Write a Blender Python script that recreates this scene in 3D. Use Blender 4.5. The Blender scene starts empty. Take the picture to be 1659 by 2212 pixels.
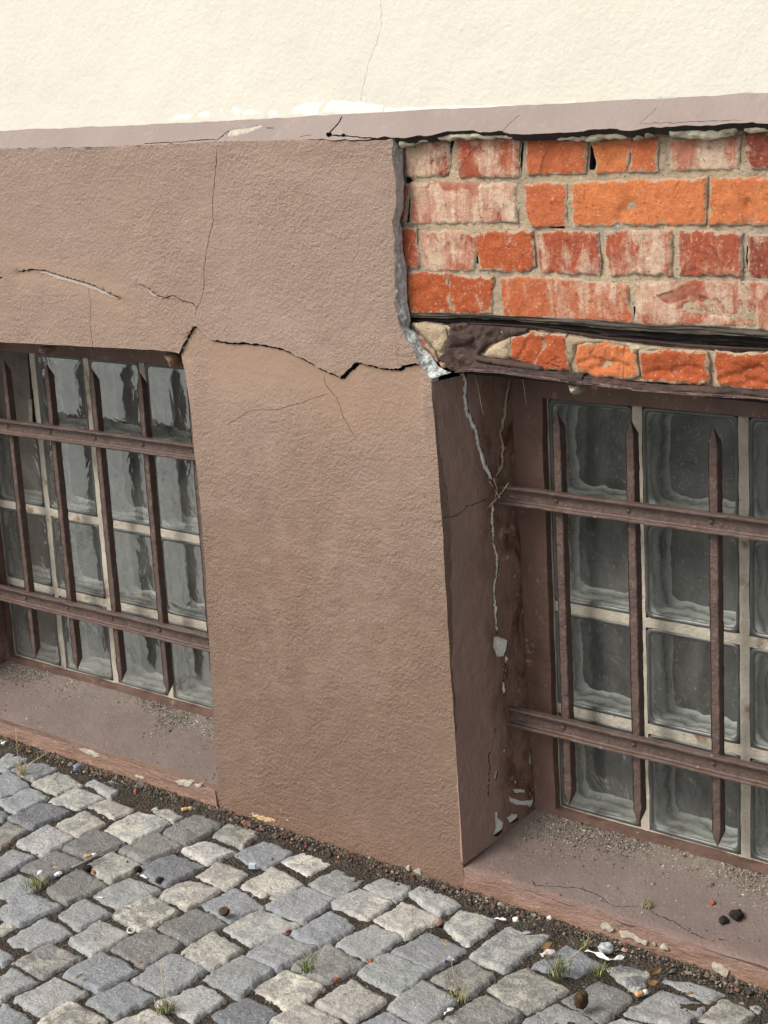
import bpy, math, random
import numpy as np
from mathutils import Vector, Matrix
from mathutils.geometry import delaunay_2d_cdt

S = bpy.context.scene
COL = S.collection
random.seed(7)
RNG = np.random.default_rng(11)

# ------------------------------------------------------------------ camera
F, CX, CY = 3700.0, 829.5, 1106.0            # focal length and centre, in units of a 1659 px wide picture
AX = np.array([0.74922469, 0.11493988, -0.6522662])    # world x, y, z axes seen from the camera
AY = np.array([0.66006351, -0.21073142, 0.72104676])
AZ = np.array([-0.05457596, -0.97076315, -0.23375281])
EYE = np.array([1.98537193, -2.36620561, 1.51458729])
cam = bpy.data.cameras.new("camera"); co = bpy.data.objects.new("camera", cam); COL.objects.link(co)
cam.sensor_fit = 'HORIZONTAL'; cam.sensor_width = 36.0; cam.lens = 36.0 * F / 1659.0
cam.clip_start = 0.05; cam.clip_end = 400
right = Vector((AX[0], AY[0], AZ[0])); down = Vector((AX[1], AY[1], AZ[1])); fwd = Vector((AX[2], AY[2], AZ[2]))
m = Matrix((right, -down, -fwd)).transposed().to_4x4(); m.translation = Vector(EYE)
co.matrix_world = m
S.camera = co

# ------------------------------------------------------------------ light
SUN_DIR = Vector((-0.46, -0.66, 0.80)).normalized()      # towards the sun: left, in front of the wall, high
w = bpy.data.worlds.new("World"); S.world = w; w.use_nodes = True
nt = w.node_tree; nt.nodes.clear()
sky = nt.nodes.new('ShaderNodeTexSky'); sky.sky_type = 'NISHITA'; sky.sun_disc = False
sky.sun_elevation = math.asin(SUN_DIR.z); sky.sun_rotation = math.atan2(SUN_DIR.x, SUN_DIR.y)
sky.air_density = 1.0; sky.dust_density = 4.0; sky.ozone_density = 0.6
bg = nt.nodes.new('ShaderNodeBackground'); bg.inputs[1].default_value = 0.15
ow = nt.nodes.new('ShaderNodeOutputWorld')
hz = nt.nodes.new('ShaderNodeHueSaturation'); hz.inputs['Saturation'].default_value = 0.30      # thin white cloud over the blue
nt.links.new(sky.outputs[0], hz.inputs['Color']); nt.links.new(hz.outputs[0], bg.inputs[0]); nt.links.new(bg.outputs[0], ow.inputs[0])
sl = bpy.data.lights.new("sun", 'SUN'); sl.energy = 2.0; sl.angle = math.radians(24); sl.color = (1.0, 0.95, 0.87)
so = bpy.data.objects.new("sun", sl); COL.objects.link(so)
so.rotation_euler = SUN_DIR.to_track_quat('Z', 'Y').to_euler()
S.view_settings.view_transform = 'Standard'; S.view_settings.look = 'None'; S.view_settings.gamma = 1
S.view_settings.exposure = 0.38

# ------------------------------------------------------------------ maths helpers
def ray(px, py):
    r = np.array([px - CX, py - CY, F]); return np.array([r @ AX, r @ AY, r @ AZ])
class Plane:
    """A real plane in the place; to3 turns plane metres into world metres, px finds where a sight line meets it."""
    def __init__(s, o, u, v):
        s.o = np.array(o, float); s.u = np.array(u, float); s.u /= np.linalg.norm(s.u)
        v = np.array(v, float); v -= v.dot(s.u) * s.u; s.v = v / np.linalg.norm(v)
        s.n = np.cross(s.u, s.v)
    def to3(s, uv, h=0.0):
        uv = np.asarray(uv, float).reshape(-1, 2)
        h = np.broadcast_to(np.asarray(h, float), (len(uv),))
        return s.o + uv[:, :1] * s.u + uv[:, 1:2] * s.v + h[:, None] * s.n
    def px(s, pts):
        out = []
        for p in pts:
            r = ray(*p); t = (s.o - EYE).dot(s.n) / r.dot(s.n); q = EYE + r * t - s.o
            out.append((q.dot(s.u), q.dot(s.v)))
        return out
WALL = lambda y: Plane((0, y, 0), (1, 0, 0), (0, 0, 1))        # its normal points at -y, out of the wall
FLOOR = lambda z: Plane((0, 0, z), (1, 0, 0), (0, 1, 0))
def PT(p, y=None, z=None):
    r = ray(*p)
    t = (y - EYE[1]) / r[1] if z is None else (z - EYE[2]) / r[2]
    return EYE + r * t
def cv(ox, oy, k): return lambda pts: [(ox + k * x, oy + k * y) for x, y in pts]
tA = cv(0, 1592.6, .32); tB = cv(0, 1880, .32); tC = cv(530.9, 1680.9, .32); tD = cv(530.9, 1880, .32); tE = cv(1061.8, 1880, .32)
b1 = cv(829.5, 232.3, .26); b2 = cv(1227.7, 232.3, .26); b3 = cv(829.5, 530.9, .26); b4 = cv(1227.7, 530.9, .26)
c1 = cv(0, 199.1, .5); c3 = cv(0, 696.8, .375); c4 = cv(895.9, 763.1, .46); c5 = cv(895.9, 1426.7, .46)

def _hash(ix, iy, seed):
    h = (ix.astype(np.int64) * 374761393 + iy.astype(np.int64) * 668265263 + seed * 982451653) & 0xffffffff
    h = ((h ^ (h >> 13)) * 1274126177) & 0xffffffff
    return ((h ^ (h >> 16)) & 0xffff) / 65535.0
def vnoise(x, y, seed=0):
    x = np.asarray(x, float); y = np.asarray(y, float)
    ix = np.floor(x); iy = np.floor(y); fx = x - ix; fy = y - iy
    fx = fx * fx * (3 - 2 * fx); fy = fy * fy * (3 - 2 * fy); ix = ix.astype(np.int64); iy = iy.astype(np.int64)
    a = _hash(ix, iy, seed); b = _hash(ix + 1, iy, seed); c = _hash(ix, iy + 1, seed); d = _hash(ix + 1, iy + 1, seed)
    return (a + (b - a) * fx) * (1 - fy) + (c + (d - c) * fx) * fy - .5
def fbm(x, y, f, seed=0, o=4):
    s = 0; a = 1.0
    for i in range(o):
        s = s + a * vnoise(np.asarray(x) * f, np.asarray(y) * f, seed + i * 17); f *= 2.03; a *= .5
    return s
def inside(poly, P):
    poly = np.asarray(poly, float); x, y = P[:, 0], P[:, 1]; r = np.zeros(len(P), bool)
    x0, y0 = poly.min(0); x1, y1 = poly.max(0)
    sel = np.where((x >= x0) & (x <= x1) & (y >= y0) & (y <= y1))[0]
    if len(sel) == 0: return r
    xs, ys = x[sel], y[sel]; q = np.zeros(len(sel), bool); n = len(poly)
    for i in range(n):
        ax, ay = poly[i]; bx, by = poly[(i + 1) % n]
        if ay == by: continue
        c = (ay > ys) != (by > ys)
        q ^= c & (xs < (bx - ax) * (ys - ay) / (by - ay) + ax)
    r[sel] = q; return r
def segdist(P, A, B):
    d = np.full(len(P), 1e9)
    for a, b in zip(A, B):
        ab = b - a; L = ab @ ab + 1e-18
        t = np.clip(((P - a) @ ab) / L, 0, 1); d = np.minimum(d, np.hypot(*(P - a - t[:, None] * ab).T))
    return d
def rough(poly, step, amp, seed=0, closed=True):
    """Resample an outline and make it a little irregular."""
    poly = np.asarray(poly, float); out = []; n = len(poly)
    for i in range(n if closed else n - 1):
        a, b = poly[i], poly[(i + 1) % n]; L = np.linalg.norm(b - a); k = max(1, int(round(L / step)))
        for j in range(k): out.append(a + (b - a) * j / k)
    if not closed: out.append(poly[-1])
    out = np.array(out)
    if amp:
        out[:, 0] += amp * 2 * fbm(out[:, 0], out[:, 1], .35 / step, seed + 3, 3)
        out[:, 1] += amp * 2 * fbm(out[:, 0], out[:, 1], .35 / step, seed + 71, 3)
    return out
def crackpoly(line, wid, seed=0, jag=.0011, step=.005):
    """A crack as a thin closed polygon that tapers to both ends."""
    ln = rough(line, step, 0, closed=False); n = len(ln)
    t = np.gradient(ln, axis=0); t /= np.linalg.norm(t, axis=1)[:, None] + 1e-12; nn = np.stack([-t[:, 1], t[:, 0]], 1)
    r = np.random.default_rng(seed + 5)
    ln = ln + nn * (r.uniform(-1, 1, (n, 1)) * jag + .0016 * fbm(np.arange(n) * .37, np.full(n, seed * 1.7), 1, seed)[:, None])
    s = np.linspace(0, 1, n); ww = wid * np.minimum(1, np.minimum(s, 1 - s) * 13 + .42) * r.uniform(.55, 1.25, n)
    return np.concatenate([ln + nn * ww[:, None] / 2, (ln - nn * ww[:, None] / 2)[::-1]])

def new_obj(name, V, Fc, mats, parent=None, smooth=True, midx=None, loc=None):
    me = bpy.data.meshes.new(name); me.from_pydata([tuple(map(float, v)) for v in V], [], [tuple(map(int, f)) for f in Fc])
    if not isinstance(mats, (list, tuple)): mats = [mats]
    for mm in mats: me.materials.append(mm)
    if smooth: me.polygons.foreach_set('use_smooth', [True] * len(me.polygons))
    if midx is not None: me.polygons.foreach_set('material_index', list(map(int, midx)))
    me.update()
    o = bpy.data.objects.new(name, me); COL.objects.link(o)
    if parent is not None: o.parent = parent
    if loc is not None: o.location = loc
    return o
def tag(o, label=None, cat=None, group=None, kind=None):
    if label: o['label'] = label
    if cat: o['category'] = cat
    if group: o['group'] = group
    if kind: o['kind'] = kind
    return o
def empty(name, loc=(0, 0, 0)):
    o = bpy.data.objects.new(name, None); COL.objects.link(o); o.location = loc; o.empty_display_size = .05; return o
def fattr(o, name, vals):
    a = o.data.attributes.new(name, 'FLOAT', 'POINT'); a.data.foreach_set('value', np.asarray(vals, np.float32))
def cattr(o, name, cols):
    a = o.data.color_attributes.new(name, 'FLOAT_COLOR', 'POINT'); c = np.ones((len(cols), 4), np.float32); c[:, :3] = cols
    a.data.foreach_set('color', c.ravel())

def cdt(outline_list, pts):
    V = []; E = []
    for ol in outline_list:
        k = len(V); n = len(ol); V += [tuple(p) for p in ol]; E += [(k + i, k + (i + 1) % n) for i in range(n)]
    V += [tuple(p) for p in pts]
    r = delaunay_2d_cdt([Vector(p) for p in V], E, [], 0, 1e-6)
    return np.array([tuple(v) for v in r[0]]), np.array([tuple(f) for f in r[2] if len(f) == 3])
def jitgrid(x0, y0, x1, y1, s, seed=0):
    r = np.random.default_rng(seed)
    X, Yg = np.meshgrid(np.arange(x0, x1, s), np.arange(y0, y1, s * .866)); X = X + (np.arange(X.shape[0])[:, None] % 2) * s * .5
    P = np.stack([X.ravel(), Yg.ravel()], 1); return P + r.uniform(-.22, .22, P.shape) * s
def sheet(name, plane, outer, holes, spacing, mat, parent, disp=None, depth=.012, fine=None, coarse=.09, wallmats=None, wm=0, edge=None, wmf=None):
    """A skin on a plane with real openings; every edge of it gets a wall going back by depth."""
    outer = np.asarray(outer, float); x0, y0 = outer.min(0); x1, y1 = outer.max(0)
    g = jitgrid(x0, y0, x1, y1, coarse, 1)
    if fine:
        g = g[~((g[:, 0] > fine[0]) & (g[:, 0] < fine[2]) & (g[:, 1] > fine[1]) & (g[:, 1] < fine[3]))]
        g = np.concatenate([g, jitgrid(max(x0, fine[0]), max(y0, fine[1]), min(x1, fine[2]), min(y1, fine[3]), spacing, 2)])
    keep = inside(outer, g)
    for h, *_ in holes: keep &= ~inside(h, g)
    V, T = cdt([outer] + [h for h, *_ in holes], g[keep])
    c = V[T].mean(1); k = inside(outer, c)
    for h, *_ in holes: k &= ~inside(h, c)
    T = T[k]
    a = V[T[:, 1]] - V[T[:, 0]]; b = V[T[:, 2]] - V[T[:, 0]]
    flip = (a[:, 0] * b[:, 1] - a[:, 1] * b[:, 0]) < 0; T[flip] = T[flip][:, ::-1]
    used = np.unique(T); mp = -np.ones(len(V), int); mp[used] = np.arange(len(used)); V = V[used]; T = mp[T]
    h = disp(V[:, 0], V[:, 1]) if disp is not None else np.zeros(len(V))
    W = plane.to3(V, h)
    ed = {}
    for t in T:
        for i in range(3): ed[(t[i], t[(i + 1) % 3])] = 1
    be = [(a, b) for (a, b) in ed if (b, a) not in ed]
    bv = sorted({v for e in be for v in e}); ix = {v: i for i, v in enumerate(bv)}; nb = len(bv); n0 = len(W)
    front = W[bv]
    dp = np.full(nb, depth)
    mids = np.array([(V[a] + V[b]) / 2 for a, b in be]); mi = np.full(len(be), wm)
    if wmf is not None: mi = wmf(mids)
    for hh in holes:
        if len(hh) > 1:
            hp = np.asarray(hh[0]); lo = hp.min(0) - 1e-5; hi = hp.max(0) + 1e-5
            s = (mids[:, 0] > lo[0]) & (mids[:, 0] < hi[0]) & (mids[:, 1] > lo[1]) & (mids[:, 1] < hi[1])
            if s.any():
                idx = np.where(s)[0]; d = segdist(mids[idx], hp, np.roll(hp, -1, 0)); mi[idx[d < 1e-4]] = hh[1]
                if len(hh) > 2:
                    for e in idx[d < 1e-4]:
                        for v in be[e]: dp[ix[v]] = hh[2]
    back = front - plane.n * dp[:, None]
    W = np.concatenate([W, front, back])
    Fc = [tuple(t) for t in T]
    for a, b in be: Fc.append((n0 + ix[b], n0 + ix[a], n0 + nb + ix[a], n0 + nb + ix[b]))
    o = new_obj(name, W, Fc, [mat] + (wallmats or []), parent, True, [0] * len(T) + list(mi))
    return o

class Chunks:
    """Irregular solid lumps (bricks, setts, mortar, chips) gathered into one mesh."""
    def __init__(s, sep=None): s.V = []; s.F = []; s.C = []; s.W = []; s.R = []; s.n = 0; s.sep = sep
    def add(s, plane, poly, thick, rad, spacing, namp=.001, nf=40, seed=0, base=0.0, col=(1, 1, 1), wash=0.0, edge=.0, tilt=0.0, cuts=None, skirt=None):
        poly = rough(poly, spacing, edge, seed)
        lo = poly.min(0); hi = poly.max(0)
        g = jitgrid(lo[0], lo[1], hi[0], hi[1], spacing, seed)
        g = g[inside(poly, g)]
        if len(g): g = g[segdist(g, poly, np.roll(poly, -1, 0)) > spacing * .35]
        V, T = cdt([poly], g)
        c = V[T].mean(1); T = T[inside(poly, c)]
        a = V[T[:, 1]] - V[T[:, 0]]; b = V[T[:, 2]] - V[T[:, 0]]
        fl = (a[:, 0] * b[:, 1] - a[:, 1] * b[:, 0]) < 0; T[fl] = T[fl][:, ::-1]
        d = segdist(V, poly, np.roll(poly, -1, 0))
        q = np.clip(d / rad, 0, 1); h = thick * (np.sqrt(np.maximum(0, 1 - (1 - q) ** 2)))
        h = h + namp * 2 * fbm(V[:, 0] + seed * 1.3, V[:, 1] - seed, nf, seed, 4) * np.minimum(1, q + .25)
        if tilt:
            cc = V.mean(0); h = h + ((V - cc) @ (np.random.default_rng(seed).uniform(-1, 1, 2) * tilt)) * np.minimum(1, q + .2)
        if cuts:
            for ln, wd, dp in cuts:
                L = np.asarray(ln, float); dd = segdist(V, L[:-1], L[1:]); h = h - dp * np.exp(-(dd / wd) ** 2)
        W = plane.to3(V, h + base)
        ed = {}
        for t in T:
            for i in range(3): ed[(t[i], t[(i + 1) % 3])] = 1
        be = [(a, b) for (a, b) in ed if (b, a) not in ed]
        bv = sorted({v for e in be for v in e}); ix = {v: i for i, v in enumerate(bv)}; n0 = len(W)
        nb_ = len(bv); W = np.concatenate([W, W[bv], W[bv] - plane.n * (skirt if skirt else thick + .01)])
        k = s.n
        s.F += [tuple(t + k) for t in T] + [(k + n0 + ix[b], k + n0 + ix[a], k + n0 + nb_ + ix[a], k + n0 + nb_ + ix[b]) for a, b in be]
        s.V.append(W); s.C.append(np.tile(col, (len(W), 1))); s.W.append(np.full(len(W), wash)); s.R.append(np.concatenate([np.clip(d / .014, 0, 1), np.zeros(2 * nb_)])); s.n += len(W)
        if s.sep: s.build(*s.sep); s.V = []; s.F = []; s.C = []; s.W = []; s.R = []; s.n = 0
    def build(s, name, mats, parent=None, loc=None):
        o = new_obj(name, np.concatenate(s.V), s.F, mats, parent)
        cattr(o, 'tint', np.concatenate(s.C)); fattr(o, 'wash', np.concatenate(s.W)); fattr(o, 'rim', np.concatenate(s.R))
        return o

# ------------------------------------------------------------------ materials
class NT:
    def __init__(s, name):
        s.m = bpy.data.materials.new(name); s.m.use_nodes = True; s.t = s.m.node_tree; s.t.nodes.clear()
        s.out = s.n('ShaderNodeOutputMaterial'); s.b = s.n('ShaderNodeBsdfPrincipled'); s.l(s.b.outputs[0], s.out.inputs[0])
        s.co = s.n('ShaderNodeTexCoord').outputs['Object']
    def local(s):      # each block its own piece of the pattern
        oi = s.n('ShaderNodeObjectInfo'); a = s.n('ShaderNodeVectorMath', operation='MULTIPLY'); s.l(oi.outputs['Location'], a.inputs[0]); a.inputs[1].default_value = (3.1, 0, 2.3)
        b = s.n('ShaderNodeVectorMath', operation='ADD'); s.l(a.outputs[0], b.inputs[0]); s.l(s.co, b.inputs[1]); s.co = b.outputs[0]
    def n(s, ty, **k):
        o = s.t.nodes.new(ty)
        for a, v in k.items(): setattr(o, a, v)
        return o
    def l(s, a, b): s.t.links.new(a, b)
    def noise(s, scale, detail=3, rough=.55, dist=0, vec=None, st=None):
        o = s.n('ShaderNodeTexNoise'); o.inputs['Scale'].default_value = scale; o.inputs['Detail'].default_value = detail
        o.inputs['Roughness'].default_value = rough; o.inputs['Distortion'].default_value = dist
        v = vec or s.co
        if st:
            mp = s.n('ShaderNodeMapping'); mp.inputs['Scale'].default_value = st; s.l(v, mp.inputs[0]); v = mp.outputs[0]
        s.l(v, o.inputs['Vector']); return o.outputs['Fac']
    def voro(s, scale, feature='F1', st=None, out='Distance'):
        o = s.n('ShaderNodeTexVoronoi', feature=feature); o.inputs['Scale'].default_value = scale; v = s.co
        if st:
            mp = s.n('ShaderNodeMapping'); mp.inputs['Scale'].default_value = st; s.l(v, mp.inputs[0]); v = mp.outputs[0]
        s.l(v, o.inputs['Vector']); return o.outputs[out]
    def ramp(s, fac, stops):
        o = s.n('ShaderNodeValToRGB'); e = o.color_ramp.elements
        while len(e) < len(stops): e.new(.5)
        for k, (p, c) in zip(e, stops): k.position = p; k.color = (*c, 1) if len(c) == 3 else c
        s.l(fac, o.inputs[0]); return o.outputs[0]
    def g(s, fac, a, b): return s.ramp(fac, [(a, (0, 0, 0)), (b, (1, 1, 1))]) if a < b else s.ramp(fac, [(b, (1, 1, 1)), (a, (0, 0, 0))])
    def mix(s, f, a, b, mode='MIX'):
        o = s.n('ShaderNodeMix', data_type='RGBA', blend_type=mode)
        for sock, v in ((o.inputs[0], f), (o.inputs[6], a), (o.inputs[7], b)):
            if isinstance(v, (int, float)): sock.default_value = v
            elif isinstance(v, tuple): sock.default_value = (*v, 1)
            else: s.l(v, sock)
        return o.outputs[2]
    def math(s, op, a, b=None, c=None):
        o = s.n('ShaderNodeMath', operation=op)
        for i, v in enumerate((a, b, c)):
            if v is None: continue
            if isinstance(v, (int, float)): o.inputs[i].default_value = v
            else: s.l(v, o.inputs[i])
        return o.outputs[0]
    def attr(s, name, out='Color'):
        o = s.n('ShaderNodeAttribute'); o.attribute_name = name; return o.outputs[out]
    def xyz(s):
        o = s.n('ShaderNodeSeparateXYZ'); s.l(s.co, o.inputs[0]); return o.outputs
    def bump(s, h, dist, strength=1.0, prev=None):
        o = s.n('ShaderNodeBump'); o.inputs['Strength'].default_value = strength; o.inputs['Distance'].default_value = dist
        s.l(h, o.inputs['Height'])
        if prev is not None: s.l(prev, o.inputs['Normal'])
        return o.outputs[0]
    def fin(s, col, rough=.8, nrm=None, spec=.35, **k):
        if isinstance(col, tuple): s.b.inputs['Base Color'].default_value = (*col, 1)
        else: s.l(col, s.b.inputs['Base Color'])
        if isinstance(rough, (int, float)): s.b.inputs['Roughness'].default_value = rough
        else: s.l(rough, s.b.inputs['Roughness'])
        s.b.inputs['Specular IOR Level'].default_value = spec
        if nrm is not None: s.l(nrm, s.b.inputs['Normal'])
        for a, v in k.items(): s.b.inputs[a].default_value = v
        return s.m

def mat_render():
    t = NT('brown_render'); x, y, z = t.xyz()
    up = t.ramp(z, [(0.0, (0, 0, 0)), (1.0, (1, 1, 1))])
    hi = t.g(t.math('ADD', z, t.math('MULTIPLY', t.math('SUBTRACT', t.noise(1.4, 3), .5), .5)), .55, 1.15)
    c = t.mix(hi, (.186, .125, .090), (.264, .190, .148))
    big = t.noise(2.3, 4, .6); c = t.mix(t.g(big, .35, .7), c, (.285, .170, .112), 'MIX') if False else t.mix(t.math('MULTIPLY', t.g(big, .4, .7), .45), c, (.250, .155, .102))
    sm = t.noise(22, 4, .6); c = t.mix(t.math('MULTIPLY', t.g(sm, .45, .8), .35), c, (.34, .240, .180))
    c = t.mix(t.math('MULTIPLY', t.g(t.noise(9, 5, .7), .58, .75), .30), c, (.165, .105, .078))
    c = t.mix(t.math('MULTIPLY', t.g(t.noise(5.5, 5, .7, .3, st=(1, 1, .12)), .50, .74), .35), c, (.19, .125, .092))
    c = t.mix(t.math('MULTIPLY', t.g(t.noise(3.2, 6, .75, .8), .52, .60), .22), c, (.33, .245, .20))
    # broadly darker towards the ground, with splash dirt in the lowest band
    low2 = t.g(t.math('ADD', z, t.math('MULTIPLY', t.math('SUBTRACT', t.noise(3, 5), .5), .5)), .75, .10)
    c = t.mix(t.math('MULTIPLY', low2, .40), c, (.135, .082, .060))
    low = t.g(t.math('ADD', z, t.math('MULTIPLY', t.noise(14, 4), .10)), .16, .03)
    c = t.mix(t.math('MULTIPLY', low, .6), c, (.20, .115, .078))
    # fine pale and dark specks
    c = t.mix(t.g(t.voro(95), .09, .05), c, t.mix(t.g(t.noise(40), .45, .55), c, (.50, .40, .33)))
    fd = t.attr('fade', 'Fac'); c = t.mix(t.math('MULTIPLY', fd, .6), c, (.280, .178, .115))
    # trowelled stucco: coarse worms high up, finer grain lower down
    n1 = t.noise(125, 3, .6, .35); n2 = t.noise(290, 2, .6, .2); n3 = t.noise(26, 3, .5, .6, st=(1, 1, 1.6))
    mixm = t.g(t.math('ADD', z, t.math('MULTIPLY', t.noise(3), .4)), 1.05, 1.35)
    h = t.math('ADD', t.math('MULTIPLY', n1, 1.0), t.math('MULTIPLY', n2, .45)); h = t.math('ADD', h, t.math('MULTIPLY', n3, .7))
    sc = t.g(t.noise(5, 3), .30, .62)
    h = t.math('MULTIPLY', h, t.math('ADD', .55, t.math('MULTIPLY', sc, .75))); h = t.math('MULTIPLY', h, t.math('SUBTRACT', 1.0, t.math('MULTIPLY', fd, .65)))
    nr = t.bump(h, .0037, 1.0)
    q = PT(b3([(112, 880)])[0], y=0)
    ex = t.math('DIVIDE', t.math('SUBTRACT', x, float(q[0])), .0075); ez = t.math('DIVIDE', t.math('SUBTRACT', z, float(q[2])), .036)
    e = t.math('ADD', t.math('ADD', t.math('MULTIPLY', ex, ex), t.math('MULTIPLY', ez, ez)), t.math('MULTIPLY', t.noise(60, 3), .8))
    c = t.mix(t.math('MULTIPLY', t.g(e, 1.25, .75), .55), c, (.23, .13, .07))
    return t.fin(c, .62, nr, .30)
def mat_cream():
    t = NT('cream_paint'); n = t.noise(1.1, 4, .6)
    c = t.mix(t.g(n, .3, .7), (.590, .560, .472), (.632, .608, .524)); c = t.mix(t.math('MULTIPLY', t.g(t.noise(60, 4), .5, .8), .25), c, (.68, .655, .575))
    h = t.math('ADD', t.noise(105, 4, .6, .3), t.math('MULTIPLY', t.noise(16, 3), 1.1))
    return t.fin(c, .7, t.bump(h, .0014), .3)
def mat_ledge():
    t = NT('ledge_paint'); c = t.mix(t.g(t.noise(3.5, 4), .3, .7), (.195, .148, .130), (.240, .188, .165))
    c = t.mix(t.math('MULTIPLY', t.g(t.noise(30, 5, .7), .55, .8), .4), c, (.34, .29, .26))
    c = t.mix(t.math('MULTIPLY', t.g(t.noise(12, 5, .7), .60, .75), .3), c, (.19, .14, .12))
    h = t.math('ADD', t.noise(110, 4, .6, .5), t.math('MULTIPLY', t.noise(14, 3, .5, .5, st=(1, 1, 1)), 1.6))
    return t.fin(c, .6, t.bump(h, .0018), .35)
def mat_broken(name='broken_plaster', a=(.36, .36, .35), b=(.66, .66, .63)):
    t = NT(name); c = t.mix(t.g(t.noise(28, 6, .7), .3, .68), a, b); c = t.mix(t.g(t.noise(140, 3, .7), .56, .7), c, tuple(v * .45 for v in a))
    h = t.math('ADD', t.noise(70, 6, .7), t.math('MULTIPLY', t.voro(120), .6))
    return t.fin(c, .95, t.bump(h, .006), .2)
def mat_reveal():
    t = NT('reveal_paint'); x, y, z = t.xyz()
    c = t.mix(t.g(t.noise(4, 4), .3, .7), (.245, .158, .126), (.31, .208, .168))
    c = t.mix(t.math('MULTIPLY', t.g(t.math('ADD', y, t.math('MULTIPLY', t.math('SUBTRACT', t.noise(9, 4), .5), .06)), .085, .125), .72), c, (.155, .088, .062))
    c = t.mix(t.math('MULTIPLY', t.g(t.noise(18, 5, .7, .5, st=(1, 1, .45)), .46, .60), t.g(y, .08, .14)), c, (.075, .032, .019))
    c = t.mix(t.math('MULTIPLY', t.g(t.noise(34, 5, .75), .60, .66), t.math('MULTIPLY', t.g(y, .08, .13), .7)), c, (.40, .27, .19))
    h = t.math('ADD', t.noise(60, 4, .6, .3, st=(1, 1, .6)), t.math('MULTIPLY', t.noise(14, 5, .6), 1.8))
    return t.fin(c, .48, t.bump(h, .0032), .4)
def mat_surround():
    t = NT('surround_paint'); c = t.mix(t.g(t.noise(6, 5, .65), .3, .7), (.085, .045, .033), (.165, .10, .077))
    c = t.mix(t.g(t.noise(45, 5, .7), .6, .72), c, (.28, .20, .15))
    return t.fin(c, .6, t.bump(t.noise(40, 5, .6), .004), .3)
def mat_sill():
    t = NT('sill_paint'); x, y, z = t.xyz()
    c = t.mix(t.g(t.noise(5, 5, .6), .3, .7), (.108, .078, .067), (.152, .115, .101))
    c = t.mix(t.g(t.math('ADD', y, t.math('MULTIPLY', t.noise(7, 3), .10)), .075, .02), c, (.172, .103, .080))
    dirt = t.math('MULTIPLY', t.g(t.math('ADD', y, t.math('MULTIPLY', t.math('SUBTRACT', t.noise(6, 4, .6), .5), .22)), .10, .17), t.g(t.noise(70, 5, .8), .38, .58))
    c = t.mix(t.math('MULTIPLY', dirt, .8), c, (.17, .145, .115))
    c = t.mix(t.math('MULTIPLY', t.g(t.noise(90, 5, .8), .62, .68), .6), c, (.40, .34, .28))
    c = t.mix(t.math('MULTIPLY', t.g(t.noise(60, 5, .8), .64, .70), .8), c, (.06, .045, .035))
    h = t.math('ADD', t.noise(40, 5, .6), t.math('MULTIPLY', t.noise(160, 3, .7), .5))
    return t.fin(c, t.ramp(t.noise(8, 3), [(0, (.42,) * 3), (1, (.75,) * 3)]), t.bump(h, .0028), .4)
def mat_base():
    t = NT('base_render'); x, y, z = t.xyz(); c = t.mix(t.g(t.noise(9, 5, .65, .5, st=(.6, 1, 2.2)), .3, .7), (.15, .075, .048), (.32, .20, .145))
    c = t.mix(t.math('MULTIPLY', t.g(t.noise(55, 5, .75, .5, st=(.5, 1, 1.5)), .57, .66), .7), c, (.44, .34, .26))
    c = t.mix(t.g(t.math('ADD', z, t.math('MULTIPLY', t.math('SUBTRACT', t.noise(12, 5, .7), .5), .05)), .012, .045), c, (.275, .180, .145))
    c = t.mix(t.g(t.noise(38, 5, .75), .64, .70), c, (.05, .035, .025))
    h = t.math('ADD', t.noise(30, 6, .7, .6, st=(.5, 1, 1.8)), t.math('MULTIPLY', t.noise(130, 4, .7), .5))
    return t.fin(c, .8, t.bump(h, .0085), .25)
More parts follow.
